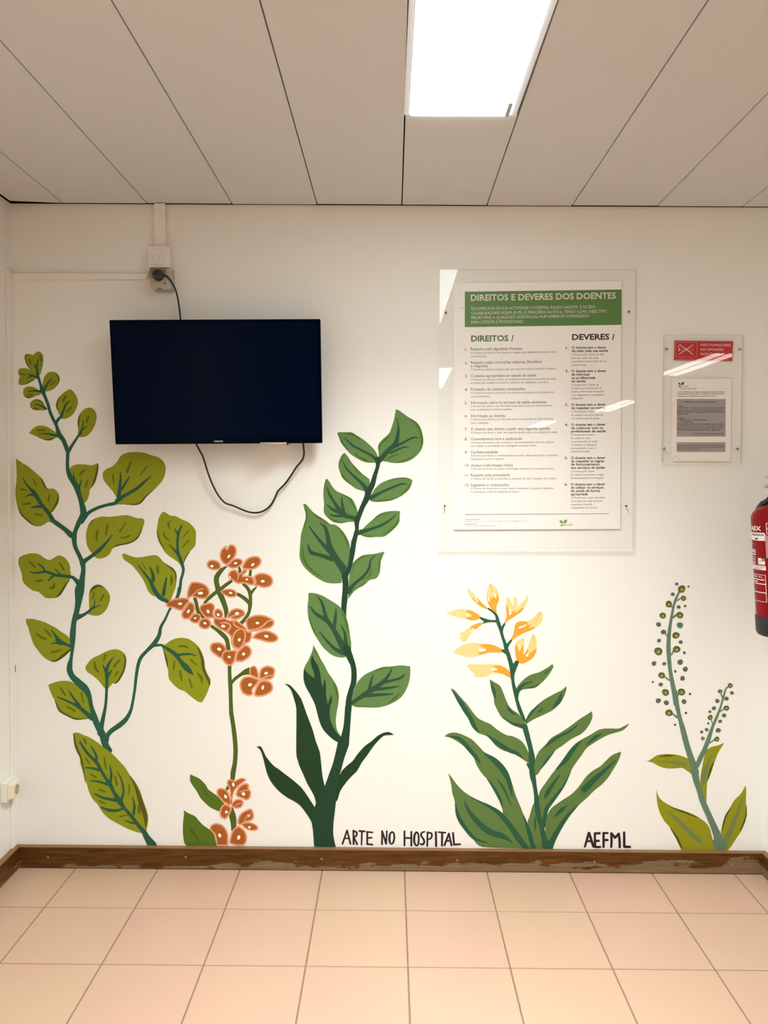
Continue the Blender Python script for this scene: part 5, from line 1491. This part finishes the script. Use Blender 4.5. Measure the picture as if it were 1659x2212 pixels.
INK = mat('ink_black', (0.018, 0.014, 0.013), rough=0.5)
INK_GREY = mat('ink_grey', (0.12, 0.10, 0.085), rough=0.5)
INK_OLIVE = mat('ink_olive_grey', (0.125, 0.135, 0.07), rough=0.5)
INK_GREEN = mat('ink_dark_green', (0.085, 0.16, 0.04), rough=0.5)
INK_PALE = mat('ink_cream', (0.72, 0.72, 0.58), rough=0.5)
INK_WHITE = mat('ink_white', (0.85, 0.78, 0.74), rough=0.5)
BAND = mat('print_green', (0.078, 0.21, 0.043), rough=0.45, vary=0.05, vscale=8)
LEAFG = mat('print_leaf_green', (0.20, 0.33, 0.08), rough=0.5)
LEAFD = mat('print_leaf_dark', (0.05, 0.13, 0.03), rough=0.5)
PAPER = mat('poster_paper', (0.90, 0.885, 0.85), rough=0.5)
PAPER2 = mat('notice_paper', (0.90, 0.87, 0.83), rough=0.5)
GREYBOX = mat('print_grey', (0.36, 0.345, 0.335), rough=0.5)
RED = mat('sticker_red', (0.52, 0.006, 0.012), rough=0.35)
CLEAR = clear_sheet('clear_acrylic', rough=0.01, tint=(1, 1, 1), ior=1.5, wave=0.0001, wscale=6.0)
PASS = clear_sheet('acrylic_inner_face', ior=1.001, tint=(1, 1, 1))
EDGE = mat('acrylic_cut_edge', (0.42, 0.40, 0.34), rough=0.3)

def xz(pts, y): return [(p[0], y, p[1]) for p in pts]
def flat(name, parent, pts, y, m, thick=0.0):
    b = MB()
    pts = list(pts)[::-1] if sum(a[0]*c[1] - c[0]*a[1] for a, c in zip(pts, list(pts[1:]) + [pts[0]])) < 0 else list(pts)
    if thick: b.hexa(xz(pts, y), xz(pts, y + thick), m)
    else: b.face(xz(pts, y), m)
    return b.build(name, parent)
def text_parts(parent, spec):
    for key, (m, y) in spec.items():
        b = MB()
        for t in TEXTS:
            if t[0] == key: put_text(b, t[1], t[2], t[3], t[4], t[5], t[6], t[7], m, y)
        b.build(key, parent)
def acrylic(parent, quad, y0, y1, lean=0.0):
    b = MB()
    q = list(quad)[::-1]
    fr, bk = xz(q, y0), xz(q, y1)
    zt = max(p[1] for p in q)
    fr = [(x, y - lean * (zt - z), z) for x, y, z in fr]
    bk = [(x, y - lean * (zt - z), z) for x, y, z in bk]
    b.hexa(fr, bk, CLEAR, EDGE)
    b.m[1] = b.slot(PASS)
    return b.build('acrylic_panel', parent)
def screw(parent, x, y, z, r, m, name='screw', depth=0.003, washer=None):
    b = MB()
    b.lathe([(r*0.0001, -depth), (r*0.55, -depth*0.95), (r*0.9, -depth*0.5), (r, 0.0), (r*0.5, 0.0), (r*0.5, 0.012)], m, 16, (x, y, z), 'y')
    if washer: b.lathe([(r*0.22, -depth*1.02), (r*0.24, -depth*1.15), (0.0001, -depth*1.15)], washer, 12, (x, y, z), 'y')
    return b.build(name, parent)

# the framed poster
c = Q['acrylic']
poster = thing('wall_poster', 'large white poster with green header behind clear acrylic, DIREITOS E DEVERES DOS DOENTES', 'poster', (0, 0, 0))
flat('sheet', poster, Q['sheet'], -0.006, PAPER, 0.0012)
flat('header_band', poster, Q['band'], -0.0062, BAND)
flat('rule_line', poster, Q['rule'], -0.0062, INK)
mk = Q['marks']
for a, d in ((mk[0], mk[1]), (mk[2], mk[3]), (mk[4], mk[5])):
    w = 0.0004
    b = MB()
    if abs(a[0] - d[0]) < abs(a[1] - d[1]): b.face(xz([(a[0]-w, d[1]), (a[0]+w, d[1]), (a[0]+w, a[1]), (a[0]-w, a[1])], -0.0062), INK_GREY)
    else: b.face(xz([(a[0], a[1]-w), (d[0], a[1]-w), (d[0], a[1]+w), (a[0], a[1]+w)], -0.0062), INK_GREY)
    b.build('crop_mark', poster)
text_parts(poster, dict(title_text=(INK_PALE, -0.0065), intro_text=(INK_PALE, -0.0065), rights_heading=(INK_GREEN, -0.0063), rights_heading_slash=(INK, -0.0063),
    rights_list=(INK_OLIVE, -0.0063), rights_small_print=(INK_GREY, -0.0063), duties_heading=(INK, -0.0063), duties_list=(INK, -0.0063),
    duties_small_print=(INK_GREY, -0.0063), footer_text=(INK_GREY, -0.0063), logo_text=(INK_GREY, -0.0063)))
b = MB()
for k in ('logo1', 'logo2', 'logo3'): poly(b, catmull(Q[k], 4, True, {0} if k != 'logo1' else set()), LEAFG, -0.0063, False)
b.build('leaf_logo', poster)
acrylic(poster, Q['acrylic'], -0.0130, -0.0085, 0.0062)
for p in Q['pscrews']: screw(poster, p[0], -0.013 - 0.0062 * (Q['acrylic'][0][1] - p[1]), p[1], 0.0036, DSTEEL, depth=0.006)

# the no smoking notice
note = thing('no_smoking_notice', 'small clear acrylic notice with red no smoking sticker above a printed paper', 'notice', (0, 0, 0))
flat('paper', note, Q['paper'], -0.006, PAPER2, 0.0008)
flat('grey_text_box', note, Q['gray1'], -0.0062, GREYBOX)
flat('grey_text_box', note, Q['gray2'], -0.0062, GREYBOX)
flat('red_sticker', note, Q['red'], -0.0062, RED, 0.0008)
b = MB()
rq = Q['rrect']
def rounded(q, r, n=5):
    out = []
    for i in range(4):
        p, a, d = Vector(q[i]), Vector(q[i-1]), Vector(q[(i+1) % 4])
        e0 = p + (a - p).normalized() * r; e1 = p + (d - p).normalized() * r
        for k in range(n + 1):
            t = k / n
            out.append(tuple(e0.lerp(p, t).lerp(p.lerp(e1, t), t)))
    return out
ro = rounded(rq, 0.008); cx = sum(p[0] for p in ro)/len(ro); cz = sum(p[1] for p in ro)/len(ro)
ri = [(p[0] - math.copysign(0.0005, p[0]-cx), p[1] - math.copysign(0.0005, p[1]-cz)) for p in ro]
for i in range(len(ro)):
    j = (i + 1) % len(ro)
    b.face(xz([ro[i], ri[i], ri[j], ro[j]], -0.0067), INK_WHITE)
cr = Q['cross']
for a, d in ((cr[0], cr[1]), (cr[2], cr[3])): stroke(b, [(a[0], a[1], 0.0022), (d[0], d[1], 0.0022)], INK_WHITE, -0.0069)
cg = Q['cig']
for i in range(4):
    a, d = cg[i], cg[(i+1) % 4]
    stroke(b, [(a[0], a[1], 0.0005), (d[0], d[1], 0.0005)], INK_WHITE, -0.0067)
poly(b, [cg[4], cg[5], cg[6], cg[7]], INK_WHITE, -0.0068, False)
stroke(b, [(cg[8][0], cg[8][1], 0.0012), (cg[9][0], cg[9][1], 0.0016), (cg[10][0], cg[10][1], 0.0012)], INK_WHITE, -0.0068)
b.build('no_smoking_symbol', note)
text_parts(note, dict(sticker_text=(INK_WHITE, -0.0067), notice_logo_text=(INK_GREY, -0.0063), notice_bold_text=(INK, -0.0065), notice_text=(INK, -0.0065)))
b = MB()
for k, m in (('nlogo1', LEAFD), ('nlogo2', LEAFD), ('nlogo3', INK_GREY)): poly(b, catmull(Q[k], 4, True, {0}), m, -0.0063, False)
cl = Q['curl']
stroke(b, [(p[0], p[1], 0.0007) for p in cl], INK_GREY, -0.0063)
b.build('leaf_logo', note)
acrylic(note, Q['nacrylic'], -0.0130, -0.0085)
for p in Q['nscrews']: screw(note, p[0], -0.013, p[1], 0.0046, STEEL, depth=0.004, washer=DSTEEL)

# skirting screws
for p in Q['bscrews']: screw(sb, p[0], -0.02, p[1], 0.0040, STEEL, depth=0.0016, washer=DSTEEL)

# ------------------------------------------------------------------ television
tv = thing('television', 'black flat screen television on the wall above the olive climber', 'television', (-0.5913, -0.1053, 1.7646))
a_, b_, g_ = 0.0822, 0.0156, -0.0132
tv.matrix_world = Matrix.Translation((-0.5913, -0.1053, 1.7646)) @ Matrix.Rotation(b_, 4, 'Z') @ Matrix.Rotation(a_, 4, 'X') @ Matrix.Rotation(g_, 4, 'Y')
TW, TH = 0.720 / 2, 0.4235 / 2
BEZ = mat('tv_bezel_gloss', (0.0002, 0.0018, 0.009), rough=0.16, spec=0.05)
SCREEN = mat('tv_screen_off', (0.0001, 0.0033, 0.0155), rough=0.20, spec=0.045)
b = MB(); b.box(-TW, TW, 0.0, 0.026, -TH, TH, BEZ)
b.build('bezel', tv, bevel=0.003)
b = MB(); b.box(-TW + 0.0135, TW - 0.0135, -0.0006, 0.0005, -TH + 0.021, TH - 0.0125, SCREEN)
b.build('screen', tv)
b = MB(); b.hexa([(-TW + .03, .0262, -TH + .02), (TW - .03, .0262, -TH + .02), (TW - .03, .0262, TH - .06), (-TW + .03, .0262, TH - .06)],
                 [(-TW + .10, .052, -TH + .05), (TW - .10, .052, -TH + .05), (TW - .10, .052, TH - .14), (-TW + .10, .052, TH - .14)], DARKP)
b.build('back_shell', tv)
b = MB(); b.box(-0.13, 0.13, 0.0522, 0.070, -0.07, 0.07, DARKP); b.box(-0.10, -0.07, 0.0702, 0.098, -0.10, 0.10, DARKP); b.box(0.07, 0.10, 0.0702, 0.098, -0.10, 0.10, DARKP)
b.build('wall_bracket', tv)
b = MB()
LOGO = mat('tv_logo_silver', (0.62, 0.62, 0.64), rough=0.4)
put_text(b, 'SAMSUNG', -0.0165, -TH + 0.0062, 0.031, 0.0, 0.0052, 0.02, LOGO, -0.0008)
b.build('brand_mark', tv)
b = MB(); b.lathe([(0.05, -0.011), (0.056, -0.006), (0.058, 0.0)], GREYP, 32, (0.19, 0.034, -TH + 0.004)); b.build('stand_socket', tv)
b = MB(); b.box(0.225, 0.241, -0.001, 0.012, -TH - 0.0048, -TH - 0.0002, mat('sensor_red_plastic', (0.10, 0.004, 0.004), rough=0.2))
b.box(0.2315, 0.2345, -0.0016, -0.0008, -TH - 0.0034, -TH - 0.0014, emit('standby_led', (1.0, 0.35, 0.25), 3.0))
b.build('standby_light', tv)

# ------------------------------------------------------------------ cables, trunking, sockets
def smooth_path(pts, n=6): return [Vector(p) for p in catmull([tuple(p) for p in pts], n)]
lp = Q['loop']
ys = [0.010 if 0 else -0.048] * 2 + [-0.046, -0.04, -0.034, -0.028, -0.024, -0.02, -0.018, -0.016, -0.015, -0.015, -0.015, -0.016, -0.018, -0.02, -0.022, -0.024, -0.028, -0.034, -0.040, -0.046, -0.048, -0.048, -0.048, -0.048]
b = MB(); b.tube(smooth_path([(p[0], ys[i], p[1]) for i, p in enumerate(lp)]), 0.0034, BLACKP, 8)
tag(b.build('television_cable'), 'black cable hanging in a loop below the television', 'cable')
pc = thing('power_cable', 'black mains cable curving from the wall socket down behind the television', 'cable', (Q['pcable'][0][0], -0.05, Q['pcable'][0][1]))
ox, oy, oz = pc.location
pp = Q['pcable']
yy = [-0.052, -0.052, -0.050, -0.045, -0.038, -0.032, -0.028, -0.026, -0.026, -0.028]
b = MB(); b.tube(smooth_path([(p[0]-ox, yy[i]-oy, p[1]-oz) for i, p in enumerate(pp)]), 0.0032, BLACKP, 8)
b.build('cord', pc)
b = MB()
b.lathe([(0.0175, 0.012), (0.019, 0.0), (0.0185, -0.020), (0.014, -0.027), (0.0001, -0.028)], DARKP, 24, (-0.8057-ox, -0.045-oy, 2.1405-oz), 'y')
b.build('plug', pc)

def simple(name, label, cat, fn, bevel=0.001, group=None):
    b = MB(); fn(b)
    return tag(b.build(name, bevel=bevel), label, cat, group)
simple('cable_trunking', 'short vertical white trunking from the ceiling down to the data outlet', 'trunking', lambda b: b.box(-0.8288, -0.7904, -0.020, 0.0, 2.2475, HC - 0.003, TRUNK))
simple('cable_trunking', 'long horizontal white trunking from the left corner to the socket under the outlet', 'trunking', lambda b: b.hexa(
    [(-1.3370, -0.014, 2.1330), (-0.8450, -0.014, 2.1370), (-0.8450, -0.014, 2.1570), (-1.3370, -0.014, 2.1545)],
    [(-1.3370, 0.0, 2.1330), (-0.8450, 0.0, 2.1370), (-0.8450, 0.0, 2.1570), (-1.3370, 0.0, 2.1545)], TRUNK))
def corner_trunk(b):
    z0, z1 = 0.082, 2.160
    b.hexa([(xl(z0) + 0.0003, -0.040, z0), (xl(z0) + 0.0085, -0.040, z0), (xl(z1) + 0.0085, -0.040, z1), (xl(z1) + 0.0003, -0.040, z1)],
           [(xl(z0) + 0.0003, 0.0, z0), (xl(z0) + 0.0085, 0.0, z0), (xl(z1) + 0.0085, 0.0, z1), (xl(z1) + 0.0003, 0.0, z1)], TRUNK)
ct = thing('cable_trunking', 'tall white trunking boxed into the left corner of the wall', 'trunking', (xl(0), 0, 0.082))
b = MB(); corner_trunk(b); b.v = [(x - xl(0), y, z - 0.082) for x, y, z in b.v]
b.build('cover', ct, bevel=0.0012)
b = MB(); b.box(0.0125, 0.0139, -0.013, -0.0065, 0.642, 0.724, mat('slot_dark', (0.16, 0.13, 0.11), rough=0.9)); b.build('lid_gap', ct)

# data outlet
do = thing('data_outlet', 'white double data outlet box on the trunking, above the mains socket', 'outlet', (-0.8074, 0.0, 2.171))
b = MB(); b.box(-0.0385, 0.0385, -0.040, 0.0, 0.0, 0.0750, PLASTIC); b.build('back_box', do, bevel=0.003)
b = MB(); b.box(-0.0270, 0.0205, -0.0425, -0.0402, 0.0105, 0.0640, PLASTIC); b.build('cover_plate', do, bevel=0.0012)
for x in (-0.0200, 0.0015):
    b = MB()
    b.box(x, x + 0.0155, -0.0437, -0.0427, 0.0195, 0.0220, PLASTIC)
    b.box(x, x + 0.0012, -0.0437, -0.0427, 0.022, 0.0390, GREYP)
    b.box(x, x + 0.0155, -0.0437, -0.0427, 0.0390, 0.0400, GREYP)
    b.box(x + 0.0015, x + 0.0155, -0.0431, -0.0427, 0.0222, 0.0388, PLASTIC)
    b.build('port', do)

# mains socket with flip-up lid
so = thing('power_socket', 'grey wall socket with raised clear flip lid and black plug, under the data outlet', 'socket', (-0.8020, 0.0, 2.094))
b = MB()
pr = [(-0.0370, 0.0115), (-0.0245, 0.0), (0.0385, 0.0), (0.0385, 0.074), (-0.0370, 0.074)]
b.hexa([(x, -0.045, z) for x, z in pr], [(x, 0.0, z) for x, z in pr], GREYP); b.build('body', so, bevel=0.0015)
b = MB(); b.lathe([(0.022, -0.0458), (0.0215, -0.0475), (0.019, -0.0475), (0.0185, -0.0460)], GREYP, 28, (-0.0037, 0.0, 0.0465), 'y'); b.build('socket_ring', so)
b = MB()
b.hexa([(-0.036, -0.0470, 0.0715), (0.024, -0.0470, 0.0715), (0.024, -0.087, 0.0270), (-0.036, -0.087, 0.0270)][::-1],
       [(-0.036, -0.0455, 0.0735), (0.024, -0.0455, 0.0735), (0.024, -0.088, 0.0285), (-0.036, -0.088, 0.0285)][::-1], SMOKE)
b.build('flip_lid', so)
b = MB(); b.lathe([(0.003, -0.0452), (0.003, -0.0462), (0.0001, -0.0464)], DARKP, 12, (0.0165, 0, 0.0210), 'y'); b.box(-0.008, 0.006, -0.0462, -0.0452, 0.002, 0.0042, DARKP); b.build('screw_holes', so)

# corner socket low on the left wall
cs = thing('power_socket', 'cream wall socket low in the left corner, facing right', 'socket', (xl(0.30), -0.075, 0.262))
b = MB(); b.box(0.001, 0.024, -0.040, 0.036, 0.0225, 0.0915, PLASTIC); b.build('back_box', cs, bevel=0.002)
b = MB()
b.hexa([(0.0242, -0.033, 0.028), (0.0242, 0.030, 0.028), (0.0242, 0.030, 0.086), (0.0242, -0.033, 0.086)],
       [(0.042, -0.026, 0.034), (0.042, 0.024, 0.034), (0.042, 0.024, 0.080), (0.042, -0.026, 0.080)], IVORY)
b.build('socket_module', cs, bevel=0.001)
b = MB(); b.lathe([(0.0195, 0.0423), (0.0195, 0.0427), (0.0175, 0.0430), (0.0165, 0.0425)], IVORY, 28, (0, -0.001, 0.057), 'x', cap=False)
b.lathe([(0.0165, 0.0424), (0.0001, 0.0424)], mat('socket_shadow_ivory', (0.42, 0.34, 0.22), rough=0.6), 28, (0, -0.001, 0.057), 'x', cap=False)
for dz in (-0.0145, 0.0145): b.box(0.0426, 0.0440, -0.004, 0.002, 0.057 + dz - 0.002, 0.057 + dz + 0.002, STEEL)
b.build('socket_well', cs)

# ------------------------------------------------------------------ fire extinguisher on the right wall
ex = thing('fire_extinguisher', 'red fire extinguisher with white labels and black foot, hanging at the right edge', 'fire extinguisher')
RADX = 0.0790
REDP = mat('extinguisher_red', (0.225, 0.004, 0.006), rough=0.25, spec=0.14)
FOOT = mat('foot_black', (0.010, 0.011, 0.015), rough=0.45)
LAB = mat('label_white', (0.80, 0.72, 0.70), rough=0.4)
CHROME = mat('valve_steel', (0.55, 0.52, 0.50), rough=0.25, metal=0.9)
tilt = 0.080
EXO = Vector((1.2955, -0.28, 0.938))
ex.matrix_world = Matrix.Translation(EXO) @ Matrix.Rotation(-tilt, 4, 'Y')
b = MB(); b.lathe([(0.0001, 0.004), (0.070, 0.004), (RADX - 0.001, 0.020), (RADX, 0.03), (RADX, 0.385), (0.0775, 0.392), (0.073, 0.402), (0.063, 0.413), (0.046, 0.422), (0.028, 0.427), (0.024, 0.433), (0.022, 0.446)], REDP, 64)
b.build('cylinder', ex)
b = MB(); b.lathe([(0.068, 0.0), (0.077, 0.004), (RADX + 0.0025, 0.014), (RADX + 0.0025, 0.064), (RADX + 0.0008, 0.066)], FOOT, 64)
b.build('foot_ring', ex)
b = MB(); b.lathe([(0.026, 0.446), (0.027, 0.458), (0.020, 0.462), (0.017, 0.490), (0.012, 0.496), (0.0001, 0.497)], CHROME, 32)
b.tube([(0, 0, 0.478), (0.0, -0.03, 0.482)], 0.008, CHROME, 12)
b.build('valve', ex)
b = MB()
b.hexa([(-0.035, -0.010, 0.480), (0.035, -0.010, 0.500), (0.035, -0.010, 0.508), (-0.035, -0.010, 0.488)], [(-0.035, 0.010, 0.480), (0.035, 0.010, 0.500), (0.035, 0.010, 0.508), (-0.035, 0.010, 0.488)], CHROME)
b.hexa([(-0.030, -0.010, 0.510), (0.055, -0.010, 0.540), (0.055, -0.010, 0.548), (-0.030, -0.010, 0.516)], [(-0.030, 0.010, 0.510), (0.055, 0.010, 0.540), (0.055, 0.010, 0.548), (-0.030, 0.010, 0.516)], CHROME)
b.build('lever', ex, bevel=0.002)
b = MB(); b.lathe([(0.0001, -0.052), (0.015, -0.052), (0.016, -0.046), (0.016, -0.030)], CHROME, 24, (0, 0, 0.478), 'y'); b.build('pressure_gauge', ex)
b = MB()
hose = [(-0.002, -0.006, 0.479), (-0.010, -0.010, 0.470), (-0.018, -0.008, 0.453), (-0.026, 0.010, 0.437), (-0.030, 0.042, 0.424), (-0.024, 0.082, 0.392), (-0.012, 0.093, 0.30), (0.0, 0.093, 0.15)]
b.tube(smooth_path(hose), 0.0095, DARKP, 12)
b.lathe([(0.0001, -0.012), (0.0085, -0.0095), (0.0115, -0.003), (0.0115, 0.004), (0.0085, 0.0095), (0.0001, 0.012)], mat('coupling_metal', (0.16, 0.15, 0.15), rough=0.25, metal=0.8), 20, (-0.0085, -0.014, 0.466))
b.build('hose', ex)
b = MB(); b.box(0.0795, 0.142, -0.02, 0.02, 0.33, 0.345, STEEL); b.box(0.02, 0.138, -0.012, 0.012, 0.447, 0.4535, STEEL)
b.build('wall_hook', ex)
# labels wrapped on the cylinder; angle measured from the left limb as the camera sees it
VD = Vector((-1.26, -2.55, 0)).normalized()
A0 = math.atan2(VD.x, -VD.y) # turn of the view direction
LIMB = math.atan2(0.443, -0.896)
def cyl(phi, z, off=0.0006):
    a = LIMB + phi
    return ((RADX + off) * math.cos(a), (RADX + off) * math.sin(a), z)
def phi_px(dx): return math.acos(max(-1, min(1, 1 - dx / 47.6)))
def zpx(y): return 1.3308 - (y - 1110) * 0.0015109 - 0.938
def patch(b, d0, d1, y0, y1, m, off=0.0006):
    p0, p1 = (phi_px(d) if d >= 0 else -0.5 for d in (d0, d1))
    n = 8
    b.grid([[cyl(p0 + (p1 - p0) * k / n, z, off) for k in range(n + 1)] for z in (zpx(y1), zpx(y0))], m)
def frame(b, d0, d1, y0, y1, m, w=0.8, off=0.0008):
    patch(b, d0, d1, y0, y0 + w, m, off); patch(b, d0, d1, y1 - w, y1, m, off)
    patch(b, d1 - w, d1, y0, y1, m, off)
    if d0 >= 0: patch(b, d0, d0 + w, y0, y1, m, off)
def ctext(b, txt, d0, d1, ybase, cap_px, m, bold=0.0, off=0.0012):
    v, f = text_mesh(txt, bold)
    p0, p1 = phi_px(d0), phi_px(d1)
    i0 = len(b.v)
    for a, c in v: b.v.append(cyl(p0 + (p1 - p0) * a, zpx(ybase) + c * cap_px * 0.00151, off))
    k = b.slot(m)
    for q in f: b.f.append(tuple(i0 + i for i in q)); b.m.append(k)
b = MB()
ctext(b, 'AEX', 1.5, 19, 1140, 9.4, LAB, 0.03)
patch(b, -1, 24.5, 1144.5, 1161.5, LAB)
ctext(b, 'CENDIOS', 2.5, 23, 1151.3, 4.6, INK, 0.02)
patch(b, 7, 12, 1156.2, 1159.5, INK, 0.0009); patch(b, 12.5, 22.8, 1156, 1156.5, INK, 0.0009); patch(b, 22.3, 22.8, 1156, 1160, INK, 0.0009)
frame(b, 27.5, 45, 1123.5, 1147, LAB, 1.0)
ctext(b, 'DIOXIDO', 31, 44, 1129, 3.0, LAB, 0.02); ctext(b, 'CO2', 29.5, 45, 1139, 6.5, LAB, 0.01)
for k in range(3): patch(b, 30, 44, 1141 + k * 1.6, 1141.6 + k * 1.6, LAB)
for d, y0 in ((25.6, 1148), (28.0, 1150), (30.6, 1156)): patch(b, d, d + 0.9, y0, 1198, LAB)
for y in (1182, 1186, 1191): patch(b, 0.5, 7, y, y + 2.2, LAB)
patch(b, 0.2, 2, 1169.3, 1171, LAB)
frame(b, -1, 5.5, 1197, 1213, LAB, 0.8)
ctext(b, 'A', 1.5, 4.0, 1205, 4, LAB); ctext(b, 'B', 1.5, 4.0, 1211.5, 4, LAB)
patch(b, 10.5, 22.5, 1199, 1212.5, LAB)
patch(b, 17.0, 22.2, 1198, 1205, DARKP, 0.0009); ctext(b, 'C', 18.2, 21.2, 1203.6, 4.2, LAB, 0.03)
for y in (1203, 1206, 1209): patch(b, 12, 16, y, y + 0.8, INK_GREY, 0.0009)
frame(b, 28.5, 45, 1199, 1225, LAB, 0.9)
patch(b, -1, 23.5, 1215, 1224.5, LAB)
ctext(b, 'USO ATE 35kV,', 1.5, 22.5, 1219.4, 2.8, INK); ctext(b, 'SU DISTANCIA', 2.5, 18, 1223.3, 2.4, INK)
frame(b, -1, 22.5, 1234.5, 1254.5, LAB, 0.9)
ctext(b, 'AEX, S.L.', 1.5, 18.5, 1240.5, 3.0, LAB, 0.02); patch(b, 0.8, 3, 1244, 1246.4, LAB); patch(b, 3.6, 6, 1244, 1246.4, LAB); patch(b, 6.6, 11, 1244.3, 1246.4, LAB); patch(b, 11.8, 20, 1244.5, 1246.4, LAB)
patch(b, 0.8, 8, 1249.2, 1251.2, LAB)
frame(b, -1, 22.5, 1254.5, 1273, LAB, 0.9); frame(b, -1, 22.5, 1273, 1293, LAB, 0.9)
b.build('printed_label', ex)
